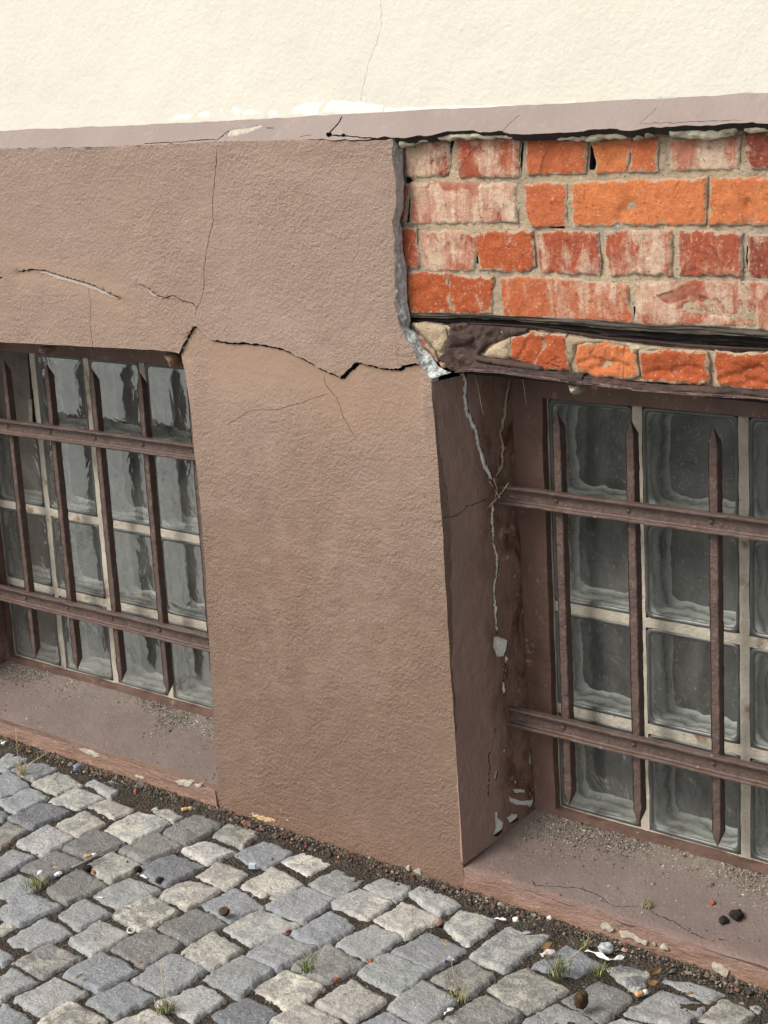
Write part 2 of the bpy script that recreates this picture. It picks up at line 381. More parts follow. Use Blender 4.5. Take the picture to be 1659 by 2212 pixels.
def mat_brick():
    t = NT('brick_clay'); base = t.attr('tint'); wash = t.attr('wash', 'Fac')
    c = t.mix(t.g(t.noise(32, 5, .65), .3, .75), base, t.mix(.5, base, (.34, .055, .025)))
    c = t.mix(t.math('MULTIPLY', t.g(t.noise(75, 4, .7), .5, .75), .55), c, t.mix(.55, c, (.75, .30, .12)))
    st = t.noise(30, 6, .72, .35, st=(1, 1, .16)); pt = t.noise(30, 8, .84, .5)
    lg = t.noise(9, 3, .6, .5, st=(1, 1, .5)); f = t.math('ADD', t.math('ADD', t.math('MULTIPLY', st, .30), t.math('MULTIPLY', pt, .36)), t.math('MULTIPLY', lg, .34))
    # bloom of pale salts, more of it where the brick's own share is higher
    k = t.math('ADD', f, t.math('SUBTRACT', t.math('MULTIPLY', wash, .36), .205))
    bl = t.g(k, .47, .545)
    pale = t.mix(t.g(t.noise(40, 4, .7), .35, .7), (.66, .47, .34), (.80, .67, .49))
    pale = t.mix(t.g(t.noise(26, 5, .7, .3, st=(1, 1, .2)), .45, .62), pale, (.50, .20, .13))
    c = t.mix(t.math('MULTIPLY', bl, .86), c, pale)
    c = t.mix(t.math('MULTIPLY', t.g(t.noise(110, 5, .8), .58, .66), .7), c, (.16, .05, .03)); c = t.mix(t.math('MULTIPLY', t.g(t.noise(150, 4, .8), .60, .66), .5), c, (.80, .66, .50))
    c = t.mix(t.math('MULTIPLY', t.g(t.voro(45), .10, .05), .8), c, (.07, .04, .035))
    h = t.math('ADD', t.noise(60, 8, .78), t.math('MULTIPLY', t.noise(13, 4, .6), .8)); h = t.math('ADD', h, t.math('MULTIPLY', bl, .10))
    rm = t.attr('rim', 'Fac'); ms = t.g(t.math('SUBTRACT', t.noise(55, 6, .8), t.math('MULTIPLY', rm, .42)), .40, .46); c = t.mix(t.math('MULTIPLY', ms, .85), c, t.mix(t.noise(60, 3), (.40, .33, .24), (.64, .55, .41)))
    rg = t.g(t.noise(8, 4, .6, .6), .60, .64); h = t.math('SUBTRACT', h, t.math('MULTIPLY', rg, .45)); c = t.mix(t.math('MULTIPLY', rg, .7), c, t.mix(.4, base, (.30, .06, .03)))
    return t.fin(c, .9, t.bump(h, .0095), .2)
def mat_mortar():
    t = NT('mortar'); c = t.mix(t.g(t.noise(14, 5, .6), .3, .7), (.46, .345, .225), (.73, .575, .39))
    c = t.mix(t.g(t.noise(20, 5, .7), .58, .7), c, (.28, .26, .23))
    c = t.mix(t.g(t.noise(130, 4, .8), .60, .68), c, (.20, .16, .12)); c = t.mix(t.math('MULTIPLY', t.g(t.noise(9, 5, .7), .5, .62), .5), c, (.36, .33, .28)); c = t.mix(t.g(t.voro(95), .16, .10), c, (.10, .09, .08)); c = t.mix(t.g(t.noise(240, 2), .62, .7), c, (.66, .58, .46))
    h = t.math('ADD', t.noise(60, 8, .82), t.math('MULTIPLY', t.noise(200, 3, .7), .4))
    return t.fin(c, .95, t.bump(h, .011), .15)
def mat_lump():
    t = NT('mossy_mortar'); c = t.mix(t.g(t.noise(18, 5, .6), .35, .7), (.30, .275, .20), (.58, .52, .40))
    c = t.mix(t.g(t.noise(22, 5, .7), .55, .68), c, (.13, .14, .07))
    return t.fin(c, .95, t.bump(t.noise(70, 6, .7), .006), .15)
def mat_rust(name, a, b, c2, amp=.006, st=(1, 1, 1), r=.75):
    t = NT(name); c = t.mix(t.g(t.noise(20, 6, .7, .4, st=st), .3, .7), a, b); c = t.mix(t.g(t.noise(55, 5, .75, .3, st=st), .58, .68), c, c2)
    h = t.math('ADD', t.noise(34, 6, .7, .4, st=st), t.math('MULTIPLY', t.noise(120, 4, .7), .5))
    return t.fin(c, r, t.bump(h, amp), .35)
def mat_iron():
    t = NT('painted_iron'); c = t.mix(t.g(t.noise(28, 6, .75), .3, .7), (.060, .037, .030), (.125, .083, .068))
    c = t.mix(t.math('MULTIPLY', t.g(t.noise(34, 6, .8), .56, .62), .85), c, (.095, .038, .018))
    c = t.mix(t.math('MULTIPLY', t.g(t.noise(85, 4, .7), .64, .70), .5), c, (.40, .32, .27))
    h = t.math('ADD', t.noise(80, 5, .7), t.math('MULTIPLY', t.noise(22, 4), 1.2))
    return t.fin(c, .5, t.bump(h, .0040), .4)
def mat_joint():
    t = NT('block_mortar'); c = t.mix(t.g(t.noise(10, 5, .6), .3, .7), (.30, .265, .205), (.50, .455, .375)); c = t.mix(t.g(t.noise(70, 5, .8), .62, .70), c, (.12, .085, .05))
    c = t.mix(t.g(t.noise(18, 4, .6), .58, .7), c, (.20, .14, .09))
    return t.fin(c, .9, t.bump(t.noise(90, 5, .7), .0035), .2)
def mat_pane():
    t = NT('clear_glass'); t.local(); t.t.nodes.remove(t.b)
    tr = t.n('ShaderNodeBsdfTransparent'); tr.inputs[0].default_value = (.84, .87, .85, 1)
    gl = t.n('ShaderNodeBsdfGlossy'); gl.inputs['Roughness'].default_value = .10; gl.inputs[0].default_value = (.9, .95, .93, 1)
    df = t.n('ShaderNodeBsdfDiffuse'); df.inputs[0].default_value = (.30, .29, .26, 1)
    h = t.math('ADD', t.noise(9, 3, .5, 1.2), t.math('MULTIPLY', t.noise(30, 2, .5, .8), .15)); nr = t.bump(h, .006, .7)
    t.l(nr, gl.inputs['Normal'])
    fr = t.n('ShaderNodeFresnel'); fr.inputs[0].default_value = 1.45; t.l(nr, fr.inputs['Normal'])
    m1 = t.n('ShaderNodeMixShader'); t.l(t.math('MULTIPLY', fr.outputs[0], .40), m1.inputs[0]); t.l(tr.outputs[0], m1.inputs[1]); t.l(gl.outputs[0], m1.inputs[2])
    dust = t.math('ADD', t.math('MULTIPLY', t.g(t.noise(7, 6, .7, 1.0, st=(1, 1, .6)), .38, .72), .16), t.math('MULTIPLY', t.g(t.noise(170, 3, .75), .61, .67), .35))
    m2 = t.n('ShaderNodeMixShader'); t.l(t.math('ADD', dust, .07), m2.inputs[0]); t.l(m1.outputs[0], m2.inputs[1]); t.l(df.outputs[0], m2.inputs[2])
    t.l(m2.outputs[0], t.out.inputs[0]); return t.m
def mat_back():
    t = NT('glass_back'); t.local(); f = t.noise(11, 5, .65, 1.5, st=(1, 1, .45)); c = t.mix(t.g(f, .35, .70), (.018, .019, .019), (.070, .072, .069))
    return t.fin(c, .4, t.bump(t.noise(9, 3, .5, 1.0), .006), .4)
def mat_side():
    t = NT('rippled_glass_side'); t.local(); x, y, z = t.xyz()
    a = t.math('ADD', t.math('MULTIPLY', y, 210), t.math('MULTIPLY', t.noise(22, 3, .6), 10)); w_ = t.math('SINE', a)
    c = t.mix(t.g(t.noise(14, 3), .3, .7), (.20, .203, .19), (.31, .313, .292)); c = t.mix(t.g(w_, .90, .99), c, (.10, .105, .098)); c = t.mix(t.g(w_, -.95, -1.0), c, (.38, .39, .365))
    return t.fin(c, .4, t.bump(w_, .0006), .3)
def mat_setts():
    t = NT('sett_stone'); base = t.attr('tint'); k = t.attr('wash', 'Fac')
    c = t.mix(t.g(t.noise(16, 5, .6, .6), .35, .68), t.mix(.35, base, (.11, .105, .095)), base)
    lich = t.math('MULTIPLY', t.g(t.noise(26, 6, .7, .8), .45, .60), k)
    c = t.mix(lich, c, (.60, .56, .46))
    c = t.mix(t.math('MULTIPLY', t.g(t.noise(120, 5, .85), .48, .68), .60), c, (.085, .085, .085))
    c = t.mix(t.math('MULTIPLY', t.g(t.noise(230, 3, .7), .55, .68), .50), c, (.56, .56, .54))
    c = t.mix(t.g(t.voro(130), .11, .07), c, (.045, .043, .04))
    h = t.math('ADD', t.noise(40, 6, .65, .4), t.math('MULTIPLY', t.noise(170, 3, .7), .28))
    return t.fin(c, .62, t.bump(h, .0085), .4)
def mat_soil():
    t = NT('joint_soil'); c = t.mix(t.g(t.noise(30, 6, .7), .3, .7), (.030, .025, .020), (.100, .084, .066))
    c = t.mix(t.g(t.voro(180), .28, .18), c, t.mix(t.g(t.noise(60), .45, .55), (.12, .10, .08), (.04, .033, .026)))
    return t.fin(c, .95, t.bump(t.math('ADD', t.noise(80, 6, .75), t.voro(180)), .008), .15)
def plain(name, col, rough=.8, amp=.002, sc=60, var=.5, spec=.3, **k):
    t = NT(name); c = t.mix(t.g(t.noise(sc, 5, .65), .3, .7), tuple(v * (1 - var) for v in col), col)
    return t.fin(c, rough, t.bump(t.noise(sc * 1.6, 4, .6), amp), spec, **k)
def mat_tint(name, rough=.85, amp=.002, sc=200):
    t = NT(name); b = t.attr('tint'); c = t.mix(t.g(t.noise(sc, 4, .6), .35, .7), t.mix(.5, b, (.03, .025, .02)), b)
    return t.fin(c, rough, t.bump(t.noise(sc, 3), amp), .3)

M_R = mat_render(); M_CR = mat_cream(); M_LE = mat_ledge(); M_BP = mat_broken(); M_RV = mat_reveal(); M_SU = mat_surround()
M_SI = mat_sill(); M_BA = mat_base(); M_BK = mat_brick(); M_MO = mat_mortar(); M_LU = mat_lump(); M_IR = mat_iron(); M_JT = mat_joint()
M_PN = mat_pane(); M_ST = mat_setts(); M_SO = mat_soil()
M_WH = plain('pale_plaster', (.90, .86, .78), .9, .003, 120, .22)
M_LW = plain('limewash', (.52, .47, .38), .9, .003, 110, .45)
M_YE = plain('yellow_paint_trace', (.62, .45, .22), .8, .002, 90, .25)
M_RU = mat_rust('rusty_steel', (.028, .020, .018), (.090, .052, .042), (.17, .080, .045), .011)
M_RD = mat_rust('black_rusted_steel', (.007, .006, .006), (.030, .022, .018), (.075, .045, .032), .009, (.16, 1, 2.2))
M_RE = mat_rust('flaking_steel_edge', (.10, .060, .055), (.20, .125, .11), (.42, .27, .20), .006, (.5, 1, 1))
M_DK = plain('dark_core', (.035, .028, .025), .95, .003, 30, .4)
M_GR = plain('glass_rim', (.10, .104, .098), .34, .0015, 14, .45, .40)
M_GC = mat_side()
M_GB = mat_back()
M_PL = plain('dry_straw', (.55, .44, .25), .7, .001, 40, .3)
M_GN = plain('grass_green', (.13, .20, .045), .6, .001, 40, .4)
M_TI = mat_tint('gravel_grains')
M_BL = plain('black_clod', (.030, .022, .016), .85, .006, 120, .5)
M_BR = plain('brown_clod', (.10, .062, .032), .8, .006, 120, .6)
M_PP = plain('white_paper', (.78, .78, .76), .7, .001, 40, .1)
M_FO = plain('foil', (.55, .58, .62), .3, .004, 90, .5, .8)
M_OR = plain('orange_brick_crumb', (.36, .10, .05), .85, .004, 120, .35)
M_FI = plain('filter_tan', (.62, .36, .17), .8, .001, 200, .25)
M_LF = plain('dry_leaf', (.22, .13, .055), .8, .002, 50, .5)
M_BD = plain('grey_board', (.145, .125, .105), .75, .002, 20, .4)

def mat_far():
    t = NT('far_setts'); b = t.n('ShaderNodeTexBrick'); t.l(t.co, b.inputs['Vector']); b.offset = .4
    for k_, v_ in (('Scale', 1.0), ('Mortar Size', .006), ('Brick Width', .109), ('Row Height', .112), ('Mortar Smooth', .3)): b.inputs[k_].default_value = v_
    b.inputs['Color1'].default_value = (.17, .175, .18, 1); b.inputs['Color2'].default_value = (.30, .30, .285, 1); b.inputs['Mortar'].default_value = (.06, .05, .04, 1)
    c = t.mix(t.g(t.noise(60, 5, .7), .45, .7), b.outputs['Color'], (.12, .12, .118)); return t.fin(c, .75, t.bump(b.outputs['Fac'], .01, -1.0), .3)
# ------------------------------------------------------------------ ground
def sq(a, b, n):   # n x n sheet helper
    xs = np.linspace(a[0], b[0], n); ys = np.linspace(a[1], b[1], n)
    V = [(x, y, 0) for y in ys for x in xs]; Fc = [(j * n + i, j * n + i + 1, (j + 1) * n + i + 1, (j + 1) * n + i) for j in range(n - 1) for i in range(n - 1)]
    return V, Fc
V, Fc = sq((-150, -150), (150, 150), 12)
g0 = new_obj('ground', [(x, y, -.030) for x, y, z in V], Fc, mat_far()); tag(g0, kind='structure')
P = jitgrid(-3.2, -2.4, 2.4, .05, .012, 4) if False else None
n = 240; xs = np.linspace(-3.1, 2.1, n * 2); ys = np.linspace(-2.3, .03, n)
XX, YY = np.meshgrid(xs, ys); ZZ = -.0070 + .006 * fbm(XX, YY, 9, 3, 4) + .004 * fbm(XX, YY, 70, 9, 2)
ZZ += .012 * np.exp(-((YY + .02) / .035) ** 2) 
V = np.stack([XX.ravel(), YY.ravel(), ZZ.ravel()], 1); nx = n * 2
Fc = [(j * nx + i, j * nx + i + 1, (j + 1) * nx + i + 1, (j + 1) * nx + i) for j in range(n - 1) for i in range(nx - 1)]
tag(new_obj('path_bedding', V, Fc, M_SO), kind='structure')

B_ = (.250, .266, .284); D_ = (.165, .163, .155); G_ = (.265, .275, .278); L_ = (.345, .35, .345); T_ = (.31, .30, .272); N_ = (.205, .198, .178); K_ = (.150, .162, .178); C_ = (.42, .405, .365)
ST = [
 (tA, -60, 200, 80, 62, 200, 130, 50, 215, B_, .3), (tA, 60, 205, 270, 135, 400, 200, 225, 275, K_, .25), (tA, -100, 330, 60, 215, 205, 320, 0, 405, B_, 0),
 (tA, 215, 295, 400, 212, 560, 300, 380, 370, T_, .4), (tA, 575, 300, 640, 275, 805, 355, 745, 400, G_, .3), (tA, -10, 425, 200, 330, 330, 395, 105, 505, B_, .2),
 (tA, 320, 415, 520, 318, 715, 395, 530, 475, L_, .7), (tA, 50, 530, 290, 432, 485, 492, 220, 605, K_, 0), (tA, 595, 450, 730, 402, 915, 470, 770, 540, T_, .5),
 (tA, -60, 500, 20, 480, 75, 515, 10, 560, K_, 0), (tA, -60, 640, 50, 548, 185, 615, 0, 735, N_, .2), (tA, 375, 575, 570, 478, 730, 560, 540, 655, T_, .6),
 (tA, 108, 700, 330, 582, 508, 665, 285, 780, L_, .3), (tA, 425, 740, 655, 608, 848, 705, 590, 800, D_, .1), (tA, 700, 610, 930, 478, 1150, 560, 895, 690, L_, .8),
 (tA, 1000, 480, 1080, 450, 1245, 520, 1170, 565, G_, .5), (tA, 1100, 625, 1320, 513, 1500, 580, 1255, 715, D_, .1), (tA, 1440, 655, 1545, 575, 1760, 640, 1640, 740, N_, .4),
 (tA, -80, 850, 80, 740, 250, 805, 0, 920, G_, 0), (tA, 145, 865, 380, 752, 570, 825, 300, 945, D_, 0), (tA, 800, 750, 1060, 635, 1235, 735, 975, 835, D_, .1),
 (tA, 575, 850, 760, 750, 965, 840, 735, 965, T_, .5), (tA, 1220, 750, 1390, 690, 1595, 765, 1400, 845, L_, .6), (tA, 910, 870, 1170, 768, 1375, 855, 1120, 990, K_, 0),
 (tA, 1320, 920, 1480, 825, 1680, 910, 1525, 1020, T_, .5), (tC, -95, 500, 130, 405, 320, 485, 130, 610, B_, 0), (tA, -60, 1000, 130, 915, 290, 985, 60, 1100, G_, 0),
 (tA, 310, 1020, 520, 880, 725, 990, 450, 1110, D_, .1), (tB, 625, 150, 870, 30, 1100, 120, 810, 240, G_, .1), (tB, 1070, 155, 1270, 55, 1500, 120, 1265, 250, T_, .6),
 (tB, -60, 285, 185, 140, 420, 225, 140, 360, B_, .1), (tB, 395, 280, 580, 170, 750, 270, 530, 390, G_, 0), (tB, 760, 280, 1020, 155, 1210, 265, 950, 395, N_, .8),
 (tB, 1335, 215, 1600, 95, 1784, 230, 1560, 335, B_, 0), (tB, -100, 420, 40, 310, 110, 370, 0, 440, T_, .5), (tB, 35, 460, 290, 300, 490, 410, 195, 530, G_, 0),
 (tB, 465, 465, 680, 325, 875, 420, 630, 570, L_, .3), (tB, 1060, 370, 1320, 238, 1540, 350, 1280, 480, D_, .05), (tB, 745, 510, 1000, 375, 1240, 490, 960, 640, D_, .1),
 (tB, -50, 570, 0, 505, 105, 570, 10, 640, B_, 0), (tB, 81, 610, 340, 478, 550, 575, 295, 715, D_, .35), (tB, 1210, 540, 1440, 405, 1645, 520, 1430, 650, T_, .5),
 (tB, 430, 690, 690, 545, 925, 665, 655, 805, B_, 0), (tB, 890, 725, 1170, 550, 1395, 665, 1130, 830, G_, 0), (tB, -120, 760, 80, 635, 270, 735, 0, 870, G_, .25),
 (tB, 95, 860, 370, 710, 600, 815, 285, 965, L_, .1), (tB, 580, 860, 850, 732, 1050, 845, 790, 990, B_, 0), (tB, 1370, 720, 1630, 565, 1850, 665, 1610, 850, G_, 0),
 (tB, 1050, 880, 1370, 762, 1520, 860, 1300, 1015, L_, .2), (tB, -60, 1000, 20, 878, 220, 990, 60, 1100, B_, 0), (tB, 250, 1020, 480, 880, 720, 1000, 450, 1150, N_, .9),
 (tB, 740, 1030, 1000, 915, 1200, 1020, 950, 1150, C_, .5), (tB, 1420, 970, 1679, 838, 1874, 945, 1719, 1110, K_, 0), (tB, 1250, 1150, 1400, 1020, 1560, 1110, 1400, 1200, N_, .2),
 (tC, 225, 550, 390, 485, 590, 560, 430, 650, L_, .8), (tC, -30, 720, 180, 590, 400, 705, 185, 810, C_, .6), (tC, 415, 700, 610, 588, 805, 665, 620, 805, G_, .15),
 (tC, 130, 845, 395, 728, 610, 805, 385, 965, B_, .1), (tC, 795, 720, 930, 665, 1125, 735, 1020, 835, B_, .3), (tC, 560, 835, 770, 730, 1000, 830, 815, 955, L_, .7),
 (tC, 1090, 770, 1210, 722, 1465, 850, 1290, 920, L_, .4), (tD, -159, 380, 110, 248, 370, 355, 40, 500, L_, .3), (tD, 310, 415, 565, 265, 740, 370, 500, 520, B_, 0),
 (tD, 855, 330, 1065, 205, 1325, 315, 1080, 445, C_, .5), (tD, 1330, 360, 1440, 255, 1700, 320, 1500, 495, L_, .6), (tD, 605, 480, 850, 355, 1065, 440, 830, 600, G_, .1),
 (tD, 5, 550, 235, 415, 490, 515, 215, 665, B_, .2), (tD, 310, 640, 570, 502, 810, 625, 560, 745, D_, .2), (tD, 990, 530, 1230, 405, 1495, 520, 1250, 680, B_, .1),
 (tD, 760, 680, 950, 545, 1255, 670, 1030, 835, G_, .1), (tD, 45, 790, 270, 655, 540, 770, 280, 925, T_, .9), (tD, 465, 885, 720, 735, 960, 860, 720, 1000, T_, .3),
 (tD, 955, 905, 1200, 728, 1430, 865, 1220, 1030, G_, .15), (tD, 155, 1020, 370, 890, 660, 1015, 420, 1150, T_, .6), (tD, 730, 1040, 950, 945, 1130, 1040, 900, 1170, B_, 0),
 (tD, 1240, 715, 1500, 582, 1680, 690, 1505, 850, N_, .2), (tE, -150, 560, 110, 358, 400, 430, 110, 665, G_, .4), (tE, 270, 635, 510, 490, 755, 625, 560, 700, B_, 0),
 (tE, 750, 640, 870, 612, 1090, 670, 990, 815, K_, .6), (tE, 1150, 735, 1220, 685, 1590, 825, 1460, 885, G_, .2), (tE, -30, 780, 230, 640, 530, 785, 240, 960, N_, .5),
 (tE, 460, 855, 730, 735, 970, 840, 750, 1015, D_, .1), (tE, 890, 940, 1150, 780, 1455, 895, 1270, 1050, G_, .2), (tE, -310, 985, -40, 825, 220, 965, -40, 1110, D_, .2),
 (tE, 190, 1010, 430, 880, 715, 1000, 460, 1130, G_, .1), (tE, 740, 1040, 880, 972, 1100, 1040, 900, 1120, L_, .2), (tE, 1390, 980, 1560, 850, 1790, 950, 1600, 1080, N_, .4),
 (tD, 1230, 1035, 1290, 1000, 1420, 1040, 1300, 1100, N_, .2), (tE, 1600, 850, 1650, 825, 1860, 900, 1800, 950, G_, .3),
]
setts = Chunks(); FL = FLOOR(-.008); cent = []
def sett(poly, col, k, seed, hb, sp=.0054):
    r = np.random.default_rng(seed); poly = np.asarray(poly); c = poly.mean(0)
    # round the corners a little: cut each corner and bow the sides
    out = []
    for i in range(4):
        a, b, d = poly[i - 1], poly[i], poly[(i + 1) % 4]; q = r.uniform(.06, .12)
        out += [b + (a - b) * q, b + (c - b) * .035, b + (d - b) * q]
        mid = (b + d) / 2; out.append(mid + (mid - c) * r.uniform(-.03, .06))
    out = np.array(out)
    cc = np.clip(np.array(col) * r.uniform(.88, 1.12) * (1 + r.uniform(-.015, .015, 3)), 0, 1)
    setts.add(FL, out, .0085, .0065, sp, .0019, 28, seed, base=hb, col=cc, wash=k, edge=.0030, tilt=.03, skirt=.045)
    cent.append(c)
for i, s in enumerate(ST):
    pts = [(s[1], s[2]), (s[3], s[4]), (s[5], s[6]), (s[7], s[8])]
    poly = np.array(FLOOR(.002).px(s[0](pts)))
    c = poly.mean(0); poly = c + (poly - c) * 1.075
    sett(poly, s[9], s[10], 100 + i, random.uniform(-.003, .003))
pal = [B_, D_, G_, G_, L_, T_, N_, K_, B_]
inimg = FLOOR(0).px([(-60, 1560), (1720, 2130), (1720, 2270), (-60, 2270)])
rr = random.Random(5); k = 0
for j in range(18):
    for i in range(44):
        x = -2.95 + i * .109 + (j % 2) * .05 + rr.uniform(-.008, .008); y = -.095 - j * .112 + rr.uniform(-.008, .008)
        # keep clear of the traced stones
        if min(math.hypot(x - c[0], y - c[1]) for c in cent[:len(ST)]) < .092: continue
        if x > 1.85: continue
        hx, hy = rr.uniform(.047, .052), rr.uniform(.048, .053); a = rr.uniform(-.08, .08)
        q = [(-hx, -hy), (-hx, hy), (hx, hy), (hx, -hy)]
        poly = np.array([(x + p * math.cos(a) - r_ * math.sin(a) + rr.uniform(-.004, .004), y + p * math.sin(a) + r_ * math.cos(a) + rr.uniform(-.004, .004)) for p, r_ in q])
        # shrink against any neighbour already set
        sett(poly, rr.choice(pal), rr.choice([0, .1, .3, .6]), 900 + k, rr.uniform(-.003, .003), .009); k += 1
        
tag(setts.build('pavement', M_ST), kind='structure')

# ------------------------------------------------------------------ building
bld = empty('brick_building'); tag(bld, 'cream building with cracked brown rendered plinth and a patch of bare orange bricks', 'building')
WL, WRT = -2.75, 1.9
SIL = lambda x: .047                                     # sill front edge height
# outlines on the wall face
W0 = WALL(0)
lw_top = [(-260, 722), (0, 739), (190, 749), (360, 758), (388, 764)]
lw_right = c3([(1045, 230), (1062, 290), (1085, 420), (1104, 540), (1115, 690), (1150, 1000), (1180, 1400), (1205, 1850)]) + [(462, 1560), (468, 1650), (472, 1700)]
lw = W0.px(lw_top[1:] + lw_right)
lw_hole = np.array([(-1.76, .046), (-1.76, 1.018)] + lw[:-1] + [(lw[-1][0], .050)])
lw_hole = np.concatenate([rough(lw_hole[:2], .05, 0, closed=False)[:-1], rough(lw_hole[1:], .012, .0009, 3, closed=False)])
# broken edge of the render round the bare bricks (front lip), from the ledge down to the pillar corner
lipF_px = b1([(78, 245), (72, 330), (68, 440), (85, 540), (95, 640), (98, 760), (90, 850), (66, 960), (76, 1040), (82, 1100), (70, 1200)]) + \
          b3([(75, 60), (88, 130), (86, 230), (92, 330), (86, 480), (110, 580), (130, 680), (145, 700), (180, 770), (230, 850), (285, 950), (305, 1000), (350, 1070), (388, 1105)])
lipB_px = b1([(112, 250), (160, 335), (162, 440), (160, 560), (155, 640), (140, 780), (130, 950), (150, 1010), (152, 1100), (158, 1200)]) + \
          b3([(160, 60), (182, 150), (188, 230), (190, 330), (195, 480), (212, 560), (222, 620), (205, 680), (262, 720), (330, 850), (400, 925), (450, 1000), (520, 1040), (560, 1052)])
pil_px = [(931, 830), (938, 900), (946, 1000), (957, 1150), (965, 1300), (974, 1450), (983, 1600), (991, 1740), (1000, 1870)]
K = {}   # cracks, in picture points
K['fine_top'] = (c1([(935, 245), (935, 300), (925, 380), (918, 500), (920, 560), (900, 640), (882, 760), (880, 840), (865, 910), (848, 935), (845, 970)]), .0016)
K['main_a'] = (c1([(775, 1133), (800, 1080), (838, 1015)]), .0020)
K['main_b0'] = (c1([(834, 1018), (852, 1016), (870, 1030), (888, 1052), (905, 1066), (930, 1077)]), .0034)
K['main_b'] = (c1([(915, 1074), (1000, 1085), (1080, 1088), (1140, 1095), (1180, 1103), (1240, 1120), (1300, 1150), (1400, 1205), (1475, 1238)]), .0052)
K['main_c'] = (c1([(1473, 1238), (1510, 1205), (1545, 1168)]), .0062)
K['main_d'] = (c1([(1545, 1168), (1580, 1180), (1660, 1198)]) + b3([(100, 1030), (140, 1025), (160, 1005), (250, 985), (300, 985)]), .0048)
K['arch'] = (c1([(80, 773), (140, 766), (200, 770), (260, 790), (340, 812), (400, 830), (450, 854), (490, 875), (520, 890)]), .0032)
K['arch_left'] = (c1([(-60, 820), (15, 798)]), .003)
K['short'] = (c1([(610, 830), (640, 845), (680, 878), (715, 886)]), .0034)
K['short_b'] = (c1([(715, 886), (750, 878), (790, 902), (830, 910), (850, 930)]), .0020)
K['hair_left'] = (c1([(380, 835), (392, 900), (390, 1000), (397, 1060), (403, 1108)]), .0013)
K['pillar_hair'] = ([(697, 815), (700, 832), (725, 862), (742, 905), (772, 955)], .0012)
K['pillar_hair_b'] = ([(490, 918), (540, 887), (600, 885), (655, 868), (705, 850)], .0010)
K['corner'] = (c4([(152, 772), (120, 785), (105, 792)]), .0010)
K['base_hair'] = (tC([(700, 520), (820, 570), (960, 590), (1080, 600)]), .0012)
holes = [(lw_hole, 0, .20)]
crk = {}
for i, (nm, (px, wd)) in enumerate(K.items()):
    crk[nm] = np.array(W0.px(px)); holes.append((crackpoly(crk[nm], wd, i), 1, .022))
lipF = W0.px(lipF_px); pil = W0.px(pil_px)
ledge_bot_px = [(-700, 345), (-260, 332), (0, 322)] + c1([(300, 241), (560, 232), (640, 228), (800, 222), (925, 212), (1000, 212), (1200, 208), (1400, 205), (1560, 208)]) + [(829, 303), (849, 299)]
top = W0.px(ledge_bot_px)
outer = [(WL, -.06), (WL, top[0][1])] + [t for t in top if t[0] > WL] + list(map(tuple, rough(lipF, .006, .0022, 8, False))) + list(map(tuple, rough(pil[0:], .010, .0012, 9, False)))
outer += [(.0, .05), (.0, -.06)]
def dface(x, z):
    h = .0028 * fbm(x, z, 2.2, 5, 3) + .0009 * fbm(x, z, 13, 6, 2)
    # the pillar skin under the long crack has sunk a few millimetres
    L = np.concatenate([crk['main_a'], crk['main_b0'], crk['main_b'][1:], crk['main_c'][1:], crk['main_d'][1:]])
    o = np.argsort(L[:, 0]); zi = np.interp(x, L[o, 0], L[o, 1])
    d = zi - z; inx = (x > L[:, 0].min()) & (x < L[:, 0].max())
    h = h - np.where(inx & (d > 0), .0042 * np.exp(-(d / .10) ** 2), 0)
    h = h + np.where(inx & (d <= 0), .0016 * np.exp(-(d / .05) ** 2), 0)
    for nm, s in (('arch', .0030), ('short', .0022)):
        A = crk[nm]; dd = segdist(np.stack([x, z], 1), A[:-1], A[1:]); zz = np.interp(x, A[:, 0], A[:, 1])
        h = h + np.where(z > zz, s, -s * .6) * np.exp(-(dd / .022) ** 2)
    return h
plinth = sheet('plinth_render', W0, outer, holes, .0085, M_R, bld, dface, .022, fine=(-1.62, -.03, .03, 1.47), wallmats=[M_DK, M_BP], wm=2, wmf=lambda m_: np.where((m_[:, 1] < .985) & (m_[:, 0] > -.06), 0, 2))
co_ = np.empty(len(plinth.data.vertices) * 3); plinth.data.vertices.foreach_get('co', co_); co_ = co_.reshape(-1, 3); xx_, zz_ = co_[:, 0], co_[:, 2]
L_2 = np.concatenate([crk['main_a'], crk['main_b0'], crk['main_b'][1:], crk['main_c'][1:], crk['main_d'][1:]]); o_ = np.argsort(L_2[:, 0]); dd_ = np.interp(xx_, L_2[o_, 0], L_2[o_, 1]) - zz_
fv = np.where((dd_ > 0) & (xx_ > L_2[:, 0].min()) & (xx_ < L_2[:, 0].max()), np.exp(-(dd_ / (.10 + .08 * fbm(xx_, zz_, 6, 88, 3))) ** 2), 0) * np.clip(.95 + .8 * fbm(xx_, zz_, 12, 89, 3), 0, 1)
ad_ = segdist(np.stack([xx_, zz_], 1), crk['arch'][:-1], crk['arch'][1:]); fv = np.maximum(fv, .8 * np.exp(-(ad_ / .035) ** 2))
fattr(plinth, 'fade', np.clip(fv, 0, 1))
